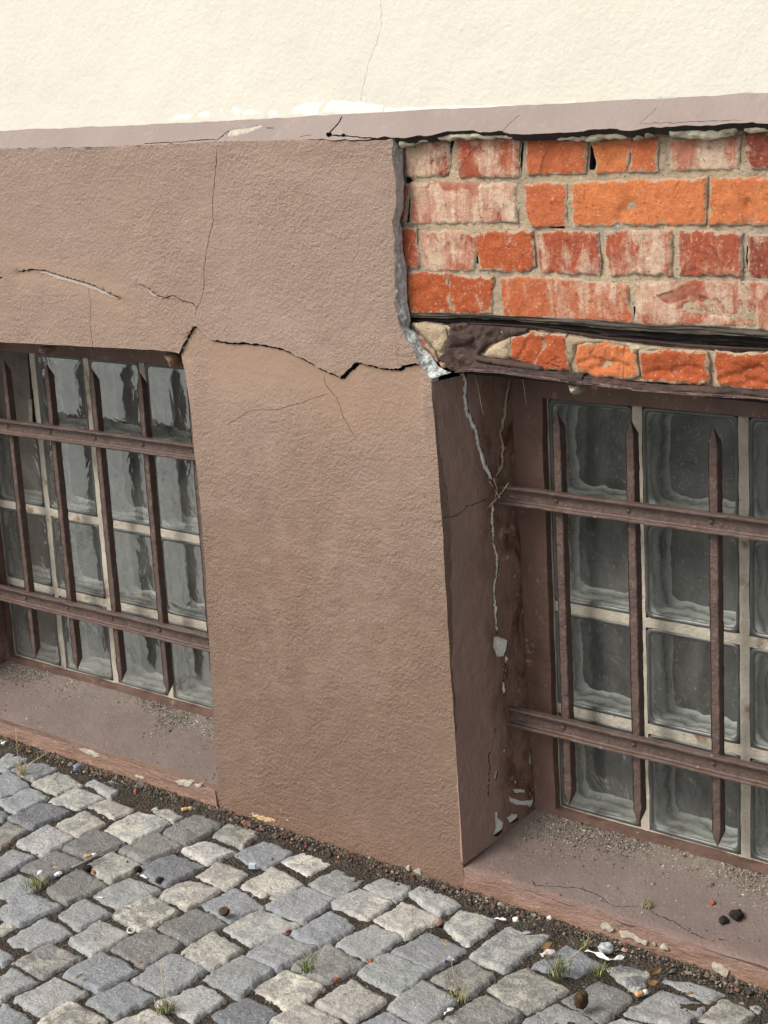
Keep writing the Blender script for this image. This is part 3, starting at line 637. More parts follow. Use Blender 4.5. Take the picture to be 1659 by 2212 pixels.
# lower apron right of the pillar, under the sill, and the render beyond the right window
ap = [(.0, -.06), (.0, .05)] + W0.px([(1000, 1870), (1200, 1937), (1400, 2004), (1659, 2098)])[1:] + [(1.10, .042), (1.10, -.06)]
sheet('base_render', W0, rough(ap, .012, .0016, 21), [], .008, M_BA, bld, lambda x, z: (.006 * fbm(x, z * 1.6, 14, 31, 4) + .002 * fbm(x, z, 70, 32, 3)) * np.clip((.05 - z) / .03, .15, 1) + .010 * np.clip((.02 - z) / .06, 0, 1), .05, fine=(-.1, -.08, .75, .06))
sheet('base_render', W0, rough([(-1.757, -.06), (-1.757, .043), (-1.45, .040), (-1.2, .042), (-.9, .046), (-.705, .046), (-.69, -.06)], .012, .0016, 22), [], .008, M_BA, bld,
      lambda x, z: .003 + (.005 * fbm(x, z * 1.6, 14, 41, 4) + .002 * fbm(x, z, 70, 42, 3)) * np.clip((.05 - z) / .03, .15, 1) + .010 * np.clip((.02 - z) / .06, 0, 1), .03, fine=(-1.65, -.08, -.6, .06))
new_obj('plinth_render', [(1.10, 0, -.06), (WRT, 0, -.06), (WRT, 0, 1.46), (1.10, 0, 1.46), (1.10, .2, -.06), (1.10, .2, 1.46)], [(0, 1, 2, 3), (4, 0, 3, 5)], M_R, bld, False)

# cream upper wall and sloping ledge
YC = .032
WC = WALL(YC)
cbx = WC.px([(-900, 327), (-300, 297), (0, 283), (300, 268.5), (560, 255), (829, 244), (1100, 230), (1400, 214), (1659, 201), (1900, 188)])
cb = [(WL, cbx[0][1])] + [c for c in cbx if c[0] > WL] + [(WRT, cbx[-1][1])]
hair = WC.px([(822, 0), (824, 55), (812, 95), (798, 130), (783, 190), (776, 232)])
up = [(WL, 3.6)] + [(x, z - .004) for x, z in cb] + [(WRT, 3.6)]
sheet('upper_wall', WC, rough(up, .05, .0008, 2)[:, :], [(crackpoly(np.array(hair), .0007, 77), 1, .01)], .012, M_CR, bld,
      lambda x, z: .0025 * fbm(x, z, 3, 15, 3) + .0010 * fbm(x, z, 22, 16, 3), .01, fine=(-1.5, 1.4, .8, 2.0), wallmats=[M_LE], wm=0)
# thick smears of newer white paint where the cream meets the ledge
sm = Chunks(('paint_smear', plain('white_wall_paint', (.76, .74, .67), .6, .0015, 30, .06), bld))
for i, pl in enumerate([c1([(560, 150), (640, 128), (760, 100), (860, 78), (1000, 62), (1080, 62), (1130, 82), (1230, 78), (1290, 55), (1400, 38), (1480, 34), (1560, 48), (1658, 62), (1658, 90), (1480, 92), (1240, 103), (1100, 108), (850, 116), (700, 132)]),
                        b1([(0, 5), (300, 0), (700, -10), (1100, -20), (1100, -4), (700, 12), (300, 30), (0, 38)])]):
    sm.add(WC, WC.px(pl), .0005, .004, .008, .0008, 60, 60 + i, base=.0002, edge=.002)
lp = np.array([PT((0, 283), y=YC), PT((1659, 201), y=YC), PT((0, 322), y=0), PT((829, 301), y=0)])
zt = (lp[0][2] + lp[1][2]) / 2; zb = (lp[2][2] + lp[3][2]) / 2
LP = Plane((0, 0, zb), (1, 0, 0), (0, YC, zt - zb))        # along the wall / up the slope
slope = math.hypot(YC, zt - zb)
bot_px = ledge_bot_px[2:-2] + b1([(0, 247), (180, 252), (270, 240), (350, 237), (440, 215), (520, 198), (640, 190), (745, 188), (800, 210), (900, 200), (980, 200), (1100, 224), (1300, 218), (1480, 205), (1659, 196)]) + \
         b2([(140, 192), (400, 172), (430, 188), (540, 188), (600, 178), (720, 162), (840, 165), (960, 152), (1100, 156), (1260, 138), (1400, 134), (1560, 128), (1720, 130)])
lb = [(WL, 0)] + [p for p in LP.px([(-600, 340), (-200, 330)] + bot_px) if p[0] > WL] ; lb += [(WRT, lb[-1][1])]
lt = [p for p in LP.px([(1900, 187), (1659, 199), (1400, 212), (1100, 228), (829, 242), (560, 253), (300, 267), (0, 281.5), (-300, 296), (-900, 325)])]
lt = [(WRT, lt[0][1])] + [p for p in lt if WL < p[0] < WRT] + [(WL, lt[-1][1])]
lo = np.concatenate([rough(lb, .007, .0016, 4, False), rough(lt, .02, .0010, 5, False)])
kl = {'l1': (c1([(1480, 104), (1455, 142), (1420, 182)]), .0034), 'l2': (c1([(1420, 186), (1490, 189), (1560, 196), (1630, 199)]), .0030), 'l3': (b1([(978, 205), (1040, 130), (1130, 55)]), .0011),
      'l4': (b2([(600, 150), (600, 125), (650, 88), (740, 0)]), .0008), 'l5': (c1([(620, 222), (700, 217), (800, 214), (860, 205), (935, 206), (940, 212)]), .0020), 'l6': (c1([(985, 165), (960, 188), (938, 207)]), .0030),
      'l7': (c1([(1150, 155), (1185, 155)]), .0018), 'l8': (b2([(605, 132), (900, 130), (1080, 118), (1230, 112), (1380, 105), (1430, 115)]), .0009), 'l9': (c1([(1290, 198), (1320, 187), (1350, 186)]), .0012)}
lh = [(crackpoly(np.array(LP.px(p)), wd, 40 + i, .0007), 1, .012) for i, (p, wd) in enumerate(kl.values())]
for q in (c1([(1410, 176), (1432, 174), (1436, 188), (1424, 195), (1412, 190)]), c1([(1478, 180), (1492, 180), (1494, 192), (1482, 194)])):
    lh.append((rough(LP.px(q), .003, .0008, 2), 1, .02))
wp = c1([(985, 165), (1000, 155), (1050, 151), (1090, 145), (1130, 133), (1131, 148), (1090, 168), (1040, 184), (1000, 191), (985, 188), (976, 180)])
lh.append((rough(LP.px(wp), .004, .0009, 6), 2, .0035))
sheet('ledge', LP, lo, lh, .008, M_LE, bld, lambda x, z: .0018 * fbm(x, z, 4, 25, 3) + .0013 * fbm(x, z, 30, 26, 3), .020, fine=(-1.4, -.04, .75, .08), wallmats=[M_DK, M_WH], wm=1)
ch = Chunks(); ch.add(LP, LP.px(wp), .001, .004, .005, .001, 70, 9, base=-.0035); ch.build('bare_patch', M_LW, bld)
# roof of the ledge cavity + dark masonry behind the skins
def slab(name, x0, x1, y, z0, z1, mat):
    return new_obj(name, [(x0, y, z0), (x1, y, z0), (x1, y, z1), (x0, y, z1)], [(0, 1, 2, 3)], mat, bld, False)
core = [((WL, -.06), (-1.762, 1.46)), ((-.685, .97), (-.115, 1.46)), ((-.685, -.06), (-.045, .97)), ((-1.762, 1.03), (-.685, 1.46)), ((-1.762, -.06), (-.685, .03))]
V = []; Fc = []
for (x0, z0), (x1, z1) in core:
    k = len(V); V += [(x0, .0215, z0), (x1, .0215, z0), (x1, .0215, z1), (x0, .0215, z1)]; Fc.append((k, k + 1, k + 2, k + 3))
new_obj('masonry_core', V, Fc, M_DK, bld, False)

# broken lip of the render (the grey thickness of the plaster)
YB = .026
WB = WALL(YB)
fr = np.array([PT(p, y=0.0) for p in lipF_px]); bk = np.array([PT(p, y=YB + (.004 if i > 21 else 0)) for i, p in enumerate(lipB_px)])
def resamp(Pn, n):
    d = np.concatenate([[0], np.cumsum(np.linalg.norm(np.diff(Pn, axis=0), axis=1))]); t = np.linspace(0, d[-1], n)
    return np.stack([np.interp(t, d, Pn[:, i]) for i in range(3)], 1)
NL = 190; fr2 = resamp(fr, NL); bk2 = resamp(bk, NL)
V = []; mcols = 9
for i in range(NL):
    for j in range(mcols):
        s = j / (mcols - 1); p = fr2[i] * (1 - s) + bk2[i] * s
        p = p + np.array([1, -.55, .1]) * (.0095 * float(fbm(i * .22, j * .6, 1, 3, 5)) * math.sin(math.pi * min(1, s + .12)))
        V.append(p)
    V[-mcols] = fr2[i] + np.array([.0005, .0006, 0])
Fc = [(i * mcols + j, (i + 1) * mcols + j, (i + 1) * mcols + j + 1, i * mcols + j + 1) for i in range(NL - 1) for j in range(mcols - 1)]
M_BW = mat_broken('fresh_broken_plaster', (.42, .44, .43), (.66, .68, .66))
mi = [1 if (f[0] // mcols) > NL * .735 else 0 for f in Fc]
new_obj('broken_render_edge', V, Fc, [M_BP, M_BW], bld, True, mi)

# bare bricks
OR = (.60, .175, .070); RD = (.43, .110, .058); PK = (.46, .15, .10); MA = (.27, .075, .055); BO = (.70, .235, .085); OD = (.48, .115, .038)
bricks = [
 (b1, [(172, 325), (270, 300), (400, 272), (525, 270), (548, 420), (522, 560), (240, 572), (172, 560)], MA, .62, 3),
 (b1, [(620, 265), (1000, 262), (1115, 268), (1120, 568), (640, 574), (610, 460)], RD, .62, 0),
 (b1, [(1192, 250), (1450, 262), (1686, 295), (1681, 538), (1197, 548)], OR, .42, 0),
 (b2, [(197, 300), (330, 272), (480, 262), (528, 245), (512, 400), (494, 526), (240, 547), (232, 420)], BO, .10, 0),
 (b2, [(543, 285), (640, 250), (738, 262), (738, 520), (506, 527), (528, 400)], OR, .22, 0),
 (b2, [(845, 265), (1415, 240), (1415, 505), (850, 514)], PK, .78, 0),
 (b2, [(1465, 210), (1760, 200), (1760, 495), (1530, 502), (1470, 350)], MA, .42, 0),
 (b1, [(140, 640), (190, 636), (188, 800), (182, 930), (140, 948)], PK, .35, 0),
 (b1, [(230, 634), (700, 628), (1095, 632), (1105, 944), (600, 954), (218, 956)], PK, .85, 0),
 (b1, [(1175, 640), (1350, 632), (1520, 620), (1505, 800), (1516, 985), (1225, 985), (1185, 850)], OR, .22, 0),
 (b2, [(42, 628), (600, 605), (1150, 590), (1132, 968), (600, 966), (50, 974)], BO, .22, 1),
 (b2, [(1200, 596), (1760, 582), (1760, 965), (1185, 970)], BO, .42, 2),
 (b1, [(148, 1010), (265, 1010), (275, 1150), (300, 1290), (285, 1322), (160, 1332)], RD, .25, 0),
 (b1, [(305, 1035), (650, 1022), (760, 1065), (752, 1353), (340, 1349)], RD, .62, 0),
 (b1, [(775, 1062), (900, 1036), (1235, 1030), (1258, 1300), (1200, 1356), (800, 1344)], OD, .42, 0),
 (b1, [(1285, 1040), (1500, 1030), (1778, 1036), (1800, 1300), (1786, 1384), (1500, 1366), (1302, 1364)], RD, .50, 0),
 (b2, [(327, 1038), (600, 1022), (860, 1026), (856, 1388), (600, 1380), (360, 1402), (318, 1200)], RD, .50, 0),
 (b2, [(920, 1026), (1180, 1026), (1438, 1056), (1448, 1392), (940, 1380)], RD, .45, 0),
 (b2, [(1500, 1060), (1760, 1060), (1760, 1410), (1500, 1404)], MA, .50, 0),
 (b3, [(188, 225), (360, 226), (520, 236), (545, 440), (560, 558), (400, 556), (225, 550)], OD, .32, 0),
 (b3, [(541, 242), (700, 262), (905, 266), (900, 563), (740, 556), (582, 558), (552, 440)], OD, .46, 0),
 (b3, [(985, 265), (1300, 264), (2030, 322), (2026, 480), (2046, 520), (2078, 640), (1500, 612), (1005, 590), (984, 430)], OR, .48, 0),
 (b4, [(570, 318), (1000, 302), (1420, 302), (1550, 460), (1565, 658), (1100, 660), (700, 653), (560, 640), (568, 500)], RD, .60, 4),
 (b4, [(1442, 302), (1760, 312), (1760, 700), (1580, 682), (1564, 470)], RD, .55, 0),
]
low = [
 (b3, [(1060, 770), (1240, 722), (1330, 748), (1326, 830), (1262, 950), (1240, 990), (1160, 965), (1065, 930)], OD, .05, 5),
 (b3, [(1342, 752), (1500, 746), (1515, 960), (1540, 1028), (1330, 1020), (1256, 985), (1276, 945), (1338, 832)], OD, .05, 0),
 (b4, [(80, 838), (170, 814), (330, 816), (510, 852), (560, 930), (574, 1070), (530, 1098), (250, 1078), (66, 1030)], BO, .30, 6),
 (b4, [(600, 882), (900, 872), (1150, 886), (1170, 1000), (1165, 1144), (900, 1134), (640, 1110), (605, 1000)], OD, .12, 6),
 (b4, [(1226, 882), (1440, 900), (1760, 890), (1760, 1205), (1480, 1188), (1250, 1150), (1222, 1000)], OD, .22, 6),
]
bk_ = Chunks()
WBF = WALL(YB + .006)
for i, (tf, pl, col, wash, kind) in enumerate(bricks + low):
    lowr = i >= len(bricks)
    PLN = WALL(YB + .0020) if lowr else WBF
    cuts = []
    if kind == 1: cuts = [(PLN.px(b2([(420, 940), (470, 860), (560, 810)])), .010, .004)]
    if kind == 2: cuts = [(PLN.px(b2([(1495, 790), (1500, 810)])), .006, .006)]
    if kind == 3: cuts = [(PLN.px(b1([(250, 300), (290, 420), (260, 570)])), .006, .003), (PLN.px(b1([(410, 440), (500, 435)])), .003, .004)]
    if kind == 4: cuts = [(PLN.px(b4([(960, 520), (1120, 470), (1300, 520), (1540, 580)])), .014, .0035), (PLN.px(b4([(1000, 540), (1200, 560), (1400, 600)])), .003, .004)]
    if kind == 5: cuts = [(PLN.px(b3([(1205, 760), (1195, 800), (1130, 930)])), .0035, .005)]
    if kind == 6:
        r = np.random.default_rng(i); P0 = np.array(PLN.px(tf(pl))); lo_, hi_ = P0.min(0), P0.max(0)
        for q in range(3):
            a = lo_ + (hi_ - lo_) * np.array([r.uniform(.05, .5), r.uniform(.1, .5)]); cuts.append(([a, a + (hi_ - lo_) * (.25, .15), a + (hi_ - lo_) * (.45, .02)], .0035, .005))
    PLp = np.array(PLN.px(tf(pl))); cc_ = PLp.mean(0); sz_ = np.ptp(PLp, axis=0); PLp = cc_ + (PLp - cc_) * (1 + .0044 / sz_)
    bk_.add(PLN, PLp, 0.0030, .0014 if not lowr else .0030, .0040, .0014 if not lowr else .0030, 48, 300 + i, base=random.uniform(-.001, .0012), col=np.array(col) * random.uniform(.93, 1.07), wash=wash, edge=.0021, tilt=.02, cuts=cuts, skirt=.03)
rr2 = random.Random(21)
for row, idx in enumerate((6, 11, 18, 23, len(bricks) + 4)):
    tf, pl, *_ = (bricks + low)[idx]; Q = np.array(WBF.px(tf(pl))); z0_, z1_ = np.median(Q[Q[:, 1] < Q[:, 1].mean(), 1]), np.median(Q[Q[:, 1] > Q[:, 1].mean(), 1]); x = Q[:, 0].max() + .012
    while x < 1.10:
        L_ = (.115, .240, .115, .240, .115)[row] * rr2.uniform(.96, 1.03); L_ = min(L_, 1.115 - x)
        if L_ < .03: break
        j_ = lambda: rr2.uniform(-.003, .003)
        bk_.add(WBF, [(x + j_(), z0_ + j_()), (x + L_ + j_(), z0_ + j_()), (x + L_ + j_(), z1_ + j_()), (x + j_(), z1_ + j_())], .004, .0016, .006, .0015, 34, 900 + int(x * 1000) + row, base=0, col=np.array(rr2.choice((OR, RD, PK, OD, BO))), wash=rr2.uniform(.2, .7), edge=.0021, tilt=.02, skirt=.03)
        x += L_ + .012
brw = bk_.build('brickwork', M_BK, bld)
# mortar bed: rough sheet a little behind the brick faces
x0 = PT(b1([(60, 300)])[0], y=YB)[0]
mo = WB.px(b1([(60, 150), (1100, 120)]) + b2([(1760, 60)]) + b4([(1760, 1230), (1000, 1160), (300, 1110), (0, 1080)]) + b3([(1300, 1010), (800, 960), (640, 1020), (520, 1030), (420, 950), (240, 740), (190, 680), (150, 400)]))
mo = [((1.112 if p[0] > .70 else p[0]), p[1]) for p in mo]
mvoid = [(rough(WB.px(b3([(150, 600), (215, 600), (700, 606), (1100, 628), (1659, 672)]) + b4([(400, 698), (900, 730), (1300, 748), (1760, 780)]) + b4([(1760, 880), (1300, 862), (1100, 848), (600, 800), (300, 772)]) + b3([(1659, 742), (1400, 712), (1180, 690), (700, 668), (215, 645), (150, 640)])), .01, .0012, 99), 1, .06)]
for pl in (b1([(1330, 985), (1370, 975), (1490, 988), (1478, 1012), (1400, 1005), (1340, 1000)]), b2([(158, 320), (190, 330), (218, 440), (190, 520), (152, 520)]), b1([(198, 640), (226, 642), (205, 950), (170, 960), (188, 830)]),
           b4([(522, 505), (555, 515), (565, 580), (548, 645), (530, 590)]), b1([(160, 570), (200, 590), (228, 630), (165, 632)]), b2([(300, 1040), (325, 1040), (318, 1075), (300, 1070)]),
           b1([(540, 275), (568, 280), (545, 360), (528, 450), (530, 330)]), b1([(1122, 270), (1138, 300), (1135, 420), (1120, 568), (1114, 420)]), b4([(1465, 0), (1485, 10), (1480, 100), (1470, 200), (1460, 120)]), b1([(752, 1070), (768, 1090), (766, 1300), (748, 1300)])):
    mvoid.append((rough(WB.px(pl), .006, .0010, len(mvoid)), 1, .05))
sheet('mortar_bed', WALL(YB + .0075), rough(mo + [], .03, 0), mvoid, .0055, M_MO, brw, lambda x, z: 0.0034 * fbm(x, z, 30, 51, 4) + .0016 * fbm(x, z, 100, 53, 3), .012, fine=(-.2, .95, .75, 1.5), wallmats=[M_DK], wm=1)
new_obj('masonry_core', [(-.10, .075, 1.015), (WRT, .075, .985), (WRT, .075, 1.5), (-.10, .075, 1.5)], [(0, 1, 2, 3)], M_DK, bld, False)
# plaster/mortar lumps left under the ledge
lu = Chunks(('mortar_lump', M_LU, bld)); i = 0
WLm = WALL(.0135)
for pl in (b2([(-60, 225), (0, 222), (250, 205), (490, 212), (486, 250), (420, 262), (300, 262), (200, 290), (100, 276), (0, 272), (-100, 262)]), b2([(530, 205), (600, 200), (620, 250), (570, 278), (540, 262)]), b2([(620, 195), (700, 190), (708, 235), (660, 252), (622, 240)]),
           b2([(820, 175), (1100, 165), (1405, 165), (1395, 222), (1280, 245), (1200, 272), (1080, 268), (960, 248), (845, 242)]), b2([(1445, 160), (1600, 150), (1760, 142), (1760, 205), (1650, 200), (1550, 212), (1470, 204)]),
           b1([(1430, 215), (1700, 205), (1700, 270), (1560, 278), (1480, 262), (1440, 240)]), b1([(120, 262), (300, 258), (520, 222), (740, 205), (900, 222), (1180, 232), (1150, 252), (880, 262), (620, 262), (420, 275), (300, 288), (240, 315), (150, 330), (128, 300)])):
    lu.add(WLm, WLm.px(pl), .005, .006, .0045, .0030, 60, 500 + i, edge=.002, skirt=.03); i += 1


# rusted lintel beam
def strip(name, top_px, bot_px_, yt, yb, n, amp, mat, parent, thick=.03, seed=0, prof=None):
    def ext(Pn):     # the beam runs on to the far jamb
        Pn = [p for p in Pn if p[0] < 1.1]; d = Pn[-1] - Pn[-3]; return np.array(Pn + [Pn[-1] + d * (1.112 - Pn[-1][0]) / d[0] * np.array([1, 1, .35])])
    T_ = resamp(ext([PT(p, y=yt) for p in top_px]), n); B2 = resamp(ext([PT(p, y=yb) for p in bot_px_]), n)
    rows = 9; V = []
    for i in range(n):
        for j in range(rows):
            s = j / (rows - 1); p = T_[i] * (1 - s) + B2[i] * s
            d = amp * 2.4 * float(fbm(i * .10, j * .85, 1, seed, 5)) + (prof(s) if prof else 0) * math.sin(math.pi * s)
            V.append(p + np.array([0, -d, amp * .5 * float(fbm(i * .11, j * .3, 1, seed + 9, 3))]))
        V.append(B2[i] + np.array([0, thick, .004]))
    q = rows + 1
    Fc = [(i * q + j, i * q + j + 1, (i + 1) * q + j + 1, (i + 1) * q + j) for i in range(n - 1) for j in range(q - 1)]
    V2 = list(V); k = len(V2)
    for i in range(n): V2.append(T_[i] + np.array([0, thick, .0]))
    Fc += [(i * q, (i + 1) * q, k + i + 1, k + i) for i in range(n - 1)]
    return new_obj(name, V2, Fc, mat, parent)
lint = strip('steel_lintel', b3([(180, 585), (220, 588), (700, 592), (1100, 612), (1659, 655)]) + b4([(400, 680), (900, 712), (1300, 728), (1760, 760)]),
             b3([(180, 628), (215, 632), (700, 655), (1180, 676), (1400, 700), (1659, 728)]) + b4([(300, 758), (600, 780), (1100, 820), (1760, 850)]), YB + .014, YB + .018, 320, .0040, M_RD, bld, .05, 3, lambda s: .004 * math.cos(s * 11))
strip('flange', b3([(215, 560), (700, 566), (1000, 588), (1659, 606)]) + b4([(560, 650), (1100, 668), (1760, 712)]), b3([(215, 590), (700, 600), (1100, 618), (1659, 668)]) + b4([(400, 692), (900, 724), (1300, 742), (1760, 775)]),
      YB + .002, YB + .004, 160, .0030, mat_rust('sooty_mortar', (.025, .022, .018), (.12, .10, .075), (.01, .01, .01), .008, (.2, 1, 1.8)), lint, .02, 8)
strip('flange', b3([(700, 640), (1190, 668), (1500, 712), (1659, 735)]) + b4([(300, 765), (600, 792), (1100, 835), (1300, 850), (1760, 868)]), b3([(700, 660), (1190, 692), (1500, 735), (1659, 758)]) + b4([(300, 790), (600, 815), (1100, 868), (1300, 884), (1760, 900)]),
      YB + .003, YB + .008, 160, .0020, M_RU, lint, .03, 12)
low_top = b3([(600, 1035), (650, 1010), (760, 975), (900, 985), (1100, 1010), (1300, 1042), (1480, 1055), (1659, 1062)]) + b4([(0, 1078), (200, 1090), (500, 1135), (800, 1160), (1000, 1165), (1200, 1178), (1400, 1182), (1760, 1200)])
low_bot = b3([(600, 1056), (700, 1042), (850, 1052), (1000, 1062), (1200, 1092), (1400, 1118), (1659, 1160)]) + b4([(0, 1132), (300, 1172), (600, 1208), (900, 1235), (1200, 1255), (1500, 1270), (1760, 1296)])
strip('bottom_flange', low_top, low_bot, YB - .004, YB - .010, 380, .0026, M_RU, lint, .06, 21, lambda s: .004)
lb2 = [(x, y - 5) for x, y in low_bot]; strip('flaking_edge', lb2, [(x, y + .5) for x, y in low_bot], YB - .012, YB - .012, 380, .0012, M_RE, lint, .05, 25)
we = Chunks()
WW = WALL(YB + .004)
we.add(WW, WW.px(b3([(525, 655), (640, 648), (780, 655), (1000, 668), (1200, 690), (1190, 712), (1120, 745), (1050, 765), (960, 800), (880, 830), (820, 870), (780, 905), (860, 940), (1150, 985), (1330, 1030), (1300, 1045), (1000, 1020), (700, 1010), (640, 1050), (560, 1030), (440, 945), (480, 905), (520, 890), (530, 820), (570, 760)])), .004, .010, .0045, .0075, 55, 71, edge=.002, skirt=.03)
we.add(WW, WW.px(b3([(560, 700), (600, 690), (680, 730), (770, 735), (740, 800), (620, 840), (560, 900), (540, 820)])), .007, .01, .005, .004, 40, 72, base=.002, edge=.002, skirt=.02)
we.build('lintel_web', M_RU, lint)
dk = Chunks(); dk.add(WW, WW.px(b3([(780, 910), (1000, 935), (1300, 985), (1360, 1010), (1330, 1042), (1150, 1030), (900, 985), (760, 950)])), .010, .008, .005, .002, 40, 75, base=.002, edge=.0012, skirt=.02)
dk.build('lintel_bar', mat_rust('dark_rust', (.02, .014, .012), (.075, .042, .03), (.13, .07, .045), .006, (.3, 1, 1)), lint)
mc = Chunks(('mortar_lump', M_MO, bld))
mc.add(WW, WW.px(b3([(245, 642), (350, 632), (450, 642), (520, 680), (540, 760), (515, 895), (470, 880), (400, 800), (330, 740), (280, 700)])), .007, .010, .005, .004, 45, 81, base=.002, edge=.0022, skirt=.03)
mc.add(WW, WW.px(b3([(540, 665), (562, 675), (560, 740), (545, 720)])), .006, .005, .004, .002, 45, 82, base=.004, edge=.001, skirt=.03)
mc.add(WW, WW.px(b3([(880, 840), (960, 800), (1050, 768), (1062, 930), (1030, 952), (900, 935), (830, 900)])), .006, .010, .005, .004, 45, 83, base=.001, edge=.0022, skirt=.03)
mc.add(WALL(YB + .008), WALL(YB + .008).px(b4([(-60, 745), (200, 765), (480, 790), (620, 830), (900, 852), (1180, 870), (1200, 885), (1150, 882), (900, 866), (600, 876), (560, 930), (510, 848), (330, 812), (170, 810), (70, 838), (60, 930), (20, 1010), (-20, 1040), (-60, 900)])), .006, .006, .005, .0025, 45, 84, edge=.0018, skirt=.03)

rb = Chunks(('brick_fragment', M_BK, bld)); rb.add(WW, WW.px(b3([(205, 690), (270, 730), (330, 770), (420, 880), (450, 960), (430, 955), (340, 855), (250, 740)])), .004, .006, .004, .003, 60, 85, base=.001, edge=.001, col=(.28, .10, .07), wash=.5, skirt=.02)
rb.add(WW, WW.px(b3([(470, 965), (520, 970), (535, 1000), (500, 1010)])), .006, .005, .004, .002, 60, 86, base=.006, edge=.001, col=OD, wash=0, skirt=.02)

cl = Chunks(); cl.add(WALL(.03), WALL(.03).px(c4([(715, 148), (775, 152), (768, 180), (750, 196), (735, 178)])), .012, .008, .004, .003, 70, 88, edge=.002, skirt=.02); cl.build('mortar_lump', M_LU, bld)

# ---- window recesses
YW = .200
RV = Plane(PT((1000, 1870), y=0), PT((1165, 1745), y=YW) - PT((1000, 1870), y=0), PT((931, 835), y=0) - PT((1000, 1870), y=0))
if RV.n[0] < 0: RV = Plane(RV.o, -RV.u, RV.v)
inn = c4([(545, 90), (560, 250), (570, 800), (590, 1400)]) + [(1169, 1560), (1165, 1745)]
rvo = [(931, 826), (931, 830)] + pil_px[1:] + inn[::-1] + [(1150, 780)]
rvo = RV.px([(x, y) for x, y in rvo]); 
Kr = {'r1': (c4([(225, 95), (240, 130), (235, 200), (245, 280), (285, 360), (300, 430), (320, 510), (345, 560), (366, 592)]), .0105), 'r2': (c4([(450, 120), (430, 200), (422, 300), (403, 380), (415, 450), (410, 530), (380, 582)]), .0085),
      'r3': (c4([(365, 700), (365, 800), (370, 890), (388, 960), (385, 1040), (370, 1100), (378, 1180), (380, 1250), (388, 1318)]), .0058),
      'r4': (c4([(425, 1420), (430, 1480), (420, 1540)]) + c5([(425, 10), (432, 50), (415, 110), (420, 165)]), .0075), 'r5': (c5([(378, 315), (362, 380), (350, 440), (350, 500), (345, 580), (342, 640)]), .0030)}
rh = [(crackpoly(np.array(RV.px(p)), wd, 90 + i, .0018), 1, .0035) for i, (p, wd) in enumerate(Kr.values())]
rh.append((crackpoly(np.array(RV.px(c4([(340, 683), (250, 715), (190, 765), (155, 772)]))), .0017, 97, .0012), 2, .01))
rh.append((rough(RV.px(c4([(370, 1325), (400, 1330), (442, 1348), (432, 1400), (420, 1424), (385, 1425), (366, 1382)])), .004, .0015, 7), 1, .006))
chips = [c5([(545, 410), (560, 425), (571, 455), (552, 497), (535, 482), (538, 440)]), c5([(375, 712), (395, 712), (392, 740), (420, 762), (411, 808), (390, 826), (366, 824), (378, 780)]), c5([(430, 738), (455, 718), (485, 722), (486, 750), (450, 766)]),
         c5([(443, 628), (462, 650), (500, 660), (560, 652), (548, 695), (530, 680), (480, 682), (446, 662)]), c5([(466, 568), (485, 560), (476, 590)]), c5([(500, 556), (515, 575), (505, 582)]), c5([(460, 605), (518, 606), (522, 622), (472, 624)]),
         c5([(378, 514), (390, 520), (382, 560), (372, 550)]), c5([(420, 415), (433, 420), (428, 432), (418, 428)]), c5([(536, 620), (548, 618), (546, 640), (538, 640)]), c4([(505, 1000), (530, 1010), (535, 1035), (512, 1048)]), c4([(462, 1045), (480, 1035), (478, 1055)]), c4([(540, 1015), (552, 1020), (548, 1034)])]
for i, q in enumerate(chips): rh.append((rough(RV.px(q), .003, .0011, 20 + i), 1, .0025))
def dreveal(u, v):
    h = .0016 * fbm(u, v, 6, 33, 4) + .0006 * fbm(u, v, 40, 34, 3) + .0006
    return h + .0022 * np.clip((u - .09) / .06, 0, 1) * fbm(u, v, 22, 35, 4)
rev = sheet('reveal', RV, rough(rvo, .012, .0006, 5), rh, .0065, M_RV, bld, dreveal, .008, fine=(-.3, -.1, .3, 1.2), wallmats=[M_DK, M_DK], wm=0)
bp = Chunks(); bp.add(RV, (lambda q: q.mean(0) + (q - q.mean(0)) * .975)(rough(rvo, .012, 0)[::2]), .0004, .01, .012, .0004, 60, 99, base=-.0036, skirt=.002); bp.build('bare_plaster', M_WH, rev)
rp = Chunks(('crack_filling', M_WH, rev))
M_BG = plain('beige_plaster', (.58, .44, .32), .9, .004, 80, .4)
for i_, (nm_, wk, mt_) in enumerate((('r1', .0105, M_WH), ('r1', .0060, M_WH), ('r2', .0095, M_BG), ('r3', .0055, M_WH), ('r4', .0085, M_WH), ('r5', .0026, M_WH))):
    rp.sep = ('crack_filling', mt_, rev)
    cp = crackpoly(np.array(RV.px(Kr[nm_][0])) + (.0006 * i_, 0), wk, 190 + i_ * 3, .0022, .007)
    rp.add(RV, cp, .0014, .0016, .004, .0012, 90, 780 + i_, base=-.0012, skirt=.004)
